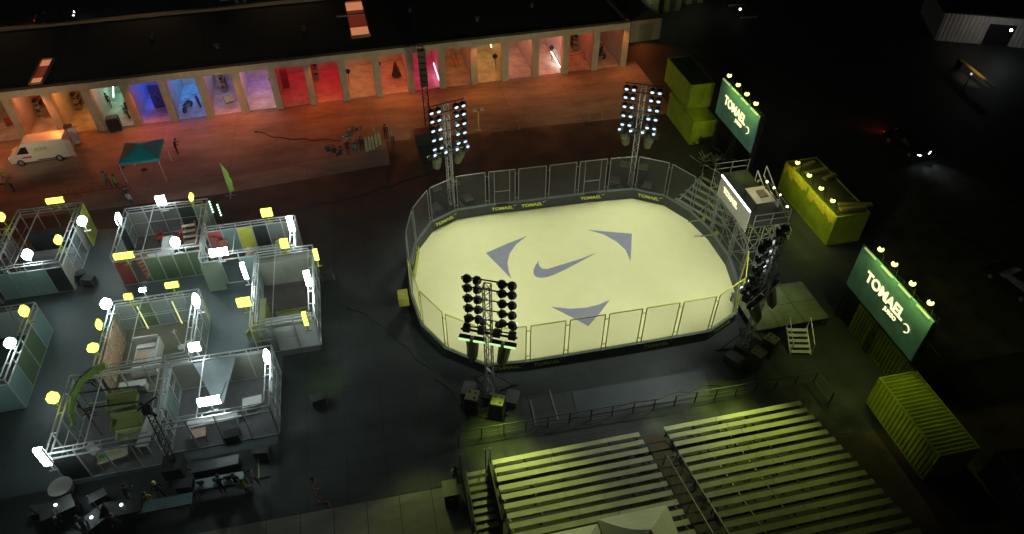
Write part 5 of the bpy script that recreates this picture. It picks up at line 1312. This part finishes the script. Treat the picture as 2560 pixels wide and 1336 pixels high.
CABM = mat('cable_rubber', (.015,.015,.016), .6)
for k, (pts, lab) in enumerate((
  (((1215,1045),(1150,1010),(1080,930),(1010,860),(930,800),(860,760)),'black cable snaking over the dark deck from the front tower to the maze'),
  (((1110,430),(1050,440),(960,470),(850,500),(760,515)),'black cable running over the deck from the far tower towards the maze'),
  (((1870,930),(1800,960),(1700,985),(1560,1010),(1420,1050)),'black cable along the deck before the railing'),
  (((780,1195),(792,1225),(800,1252),(830,1268)),'thin reddish cable end lying alone on the dark deck'),
  (((640,330),(700,345),(780,350),(850,352)),'dark cable crossing the apron towards the group with the gas bottles'))):
    Q = [Vector((*at(*p,.03),.03)) for p in pts]; t = thing('power_cable', (Q[0].x,Q[0].y,0), lab, 'cable'); cb = MB(); fine = []
    for i in range(len(Q)-1):
        for j in range(5):
            f_ = j/5; n_ = Vector((-(Q[i+1]-Q[i]).y,(Q[i+1]-Q[i]).x,0)).normalized(); fine.append(Q[i].lerp(Q[i+1],f_)+n_*.16*math.sin(i*2.3+j*1.26))
    fine.append(Q[-1])
    for p, q in zip(fine, fine[1:]): cb.bar(p-Q[0]+Vector((0,0,.035)), q-Q[0]+Vector((0,0,.035)), .06)
    cb.build('cable', CABM if k != 3 else mat('cable_red',(.25,.06,.04),.6), t); MB().box(-.12,.12,-.08,.08,.02,.14).build('plug', BLACK, t)

# ================================================================ TABLES AND GEAR AT THE FRONT OF THE MAZE
TB = mat('table_blue_grey', (.16,.20,.21), .5)
x, y = at(548,1203,.9); t = table(x,y,2.75,.75,.9,TB,'long blue grey table with black items on it',R(0),z=.012)
for k, (dx, lab) in enumerate(((-1.0,'outer'),(-.1,'middle'),(.5,'inner'))):
    q = thing('monitor', (x+dx,y,.915), 'small black monitor on the long blue grey table, the %s one'%lab, 'monitor'); MB().box(-.2,.2,-.04,.04,.08,.36).build('screen', BLACK, q); MB().box(-.1,.1,-.08,.08,0,.08).build('foot', BLACK, q)
x, y = at(413,1258,.9); table(x,y,2.9,.75,.9,mat('table_sea',(.07,.13,.13),.5),'long dark sea green table beside the seated ochre person',R(0),z=.012)
x, y = at(120,1245); t = thing('light_drum', (*at(165,1235),0), 'round patterned drum table shining in the dark corner', 'drum table')
MB().cyl((0,0,.35),(0,0,.8),.62,.62,18).build('drum', mat('drum_taupe',(.30,.25,.20),.5,var=.5,scale=3), t); MB().cyl((0,0,.8),(0,0,.84),.66,.66,18).build('rim', mat('drum_white',(.5,.48,.42),.5), t); MB().cyl((0,0,0),(0,0,.35),.3,.3,10).build('foot', BLACK, t)
for k, (px, py, s_, lab) in enumerate(((320,1290,1.1,'large black gear cart with a small bright light on top'),(160,1290,.9,'black gear cart beyond the drum table'),(250,1320,.8,'low black gear cart at the bottom of the picture'))):
    x, y = at(px,py); t = thing('gear_cart', (x,y,.012), lab, 'cart', rz=R(20*k))
    MB().box(-s_,s_,-.5,.5,.15,1.0).build('body', BLACK, t); MB().bar((-s_,0,1.0),(-s_-.2,.2,1.6),.06).build('arm', BLACK, t)
    MB().bar((s_,0,1.0),(s_+.1,.3,1.5),.06).build('arm', BLACK, t)
    MB().blob((0,.1,1.08),.10,1,1,.7,8,5).build('work_lamp', glow('work_lamp',(.9,.95,1),3.5), t)
    for a in (-.8,.8): MB().cyl((a*s_-.04,-.4,.1),(a*s_+.04,-.4,.1),.1,.1,8).build('wheel', RUB, t)
CASE0 = None
for k, (px, py, rz, lab) in enumerate(((205,700,20,'black flight case outside the taupe wall of the mauve floored room'),(228,712,-15,'black flight case standing just beyond another near the mauve floored room'),(800,1010,10,'black flight case alone on the dark deck below the green glow'),(585,1100,5,'black flight case beside the dark slab counter'),(660,1140,-10,'black flight case next to the volt edged board'),(255,1255,25,'black flight case between the drum table and the gear cart'),(110,1290,0,'black flight case at the outer end of the dark corner'),(820,700,12,'black flight case by the outer wall of brown floored room'),(470,1225,-5,'black flight case between the two long tables'))):
    x, y = at(px,py)
    if CASE0 is None:
        CASE0 = thing('flight_case', (x,y,.014), lab, 'flight case', 'black flight cases around the maze', R(rz))
        MB().box(-.45,.45,-.3,.3,.12,.62).build('body', mat('flight_black',(.02,.02,.022),.5), CASE0)
        MB().box(-.46,.46,-.31,.31,.622,.74).build('lid', mat('flight_lid',(.035,.035,.038),.45), CASE0)
        e = MB()
        for a_ in (-.46,.46):
            for b_ in (-.31,.31): e.bar((a_,b_,.1),(a_,b_,.75),.035)
        e.build('corner_edging', STEEL, CASE0)
        for a_ in (-.35,.35):
            for b_ in (-.2,.2): MB().cyl((a_-.03,b_,.06),(a_+.03,b_,.06),.06,.06,8).build('caster', RUB, CASE0)
    else: again(CASE0, (x,y,.014), lab, R(rz))
# camera crane leaning over the sofa room
x, y = at(452,1185); t = thing('camera_crane', (x,y,0), 'black camera crane arm leaning over the long white table', 'camera crane')
top = Vector((*at(365,1015,4.2),4.2))-Vector((x,y,0)); mid = Vector((0,0,1.5))
mbk = MB(); mbk.truss(mid,top,.32,.42,.05); mbk.build('arm', BLACK, t)
cr = MB().bar(top+Vector((-.5,-.2,-.1)),top+Vector((.6,.35,.25)),.08).bar(top+Vector((-.4,.3,0)),top+Vector((.5,-.5,-.5)),.12); cr.build('crossbar', BLACK, t)
MB().box(top.x-.25,top.x+.2,top.y-.3,top.y+.1,top.z-.5,top.z-.1).build('camera_head', BLACK, t)
bs = MB().bar((0,0,0),mid,.3)
for a in range(3): bs.bar((0,0,.9),(1.0*math.cos(a*2.1),1.0*math.sin(a*2.1),.05),.09)
bs.build('tripod', BLACK, t); MB().box(-.6,.5,-.7,.4,.5,1.5).build('counterweight', BLACK, t)
# long thin rails that hang over the open rooms
for k, (p, q, lab) in enumerate((((180,985),(350,965),'dark rail across the lime sofas, upper one'),((210,1022),(345,1005),'dark rail across the lime sofas, lower one'))):
    a = Vector((*at(*p,2.9),2.9)); b = Vector((*at(*q,2.9),2.9)); t = thing('rigging_bar', a, lab, 'rail', 'dark rails above the sofas')
    MB().bar((0,0,0),b-a,.08).build('tube', BLACK, t); MB().bar((0,0,0),(0,0,-2.85),.05).build('leg', BLACK, t)

# ================================================================ NIGHT HAZE
me = bpy.data.meshes.new('haze'); hb = MB().box(-192,192,-42,262,-1.0,40.0); me.from_pydata(hb.v, [], hb.f); me.update()
hz = bpy.data.objects.new('haze', me); COL.objects.link(hz); hz['kind'] = 'stuff'
hm = bpy.data.materials.new('haze'); hm.use_nodes = True; nt = hm.node_tree
for n in list(nt.nodes):
    if n.type == 'BSDF_PRINCIPLED': nt.nodes.remove(n)
pv = nt.nodes.new('ShaderNodeVolumePrincipled'); pv.inputs['Density'].default_value = 0.0004
pv.inputs['Color'].default_value = (.85,.95,.85,1); pv.inputs['Anisotropy'].default_value = 0.55
nt.links.new(pv.outputs[0], nt.nodes['Material Output'].inputs['Volume']); me.materials.append(hm)
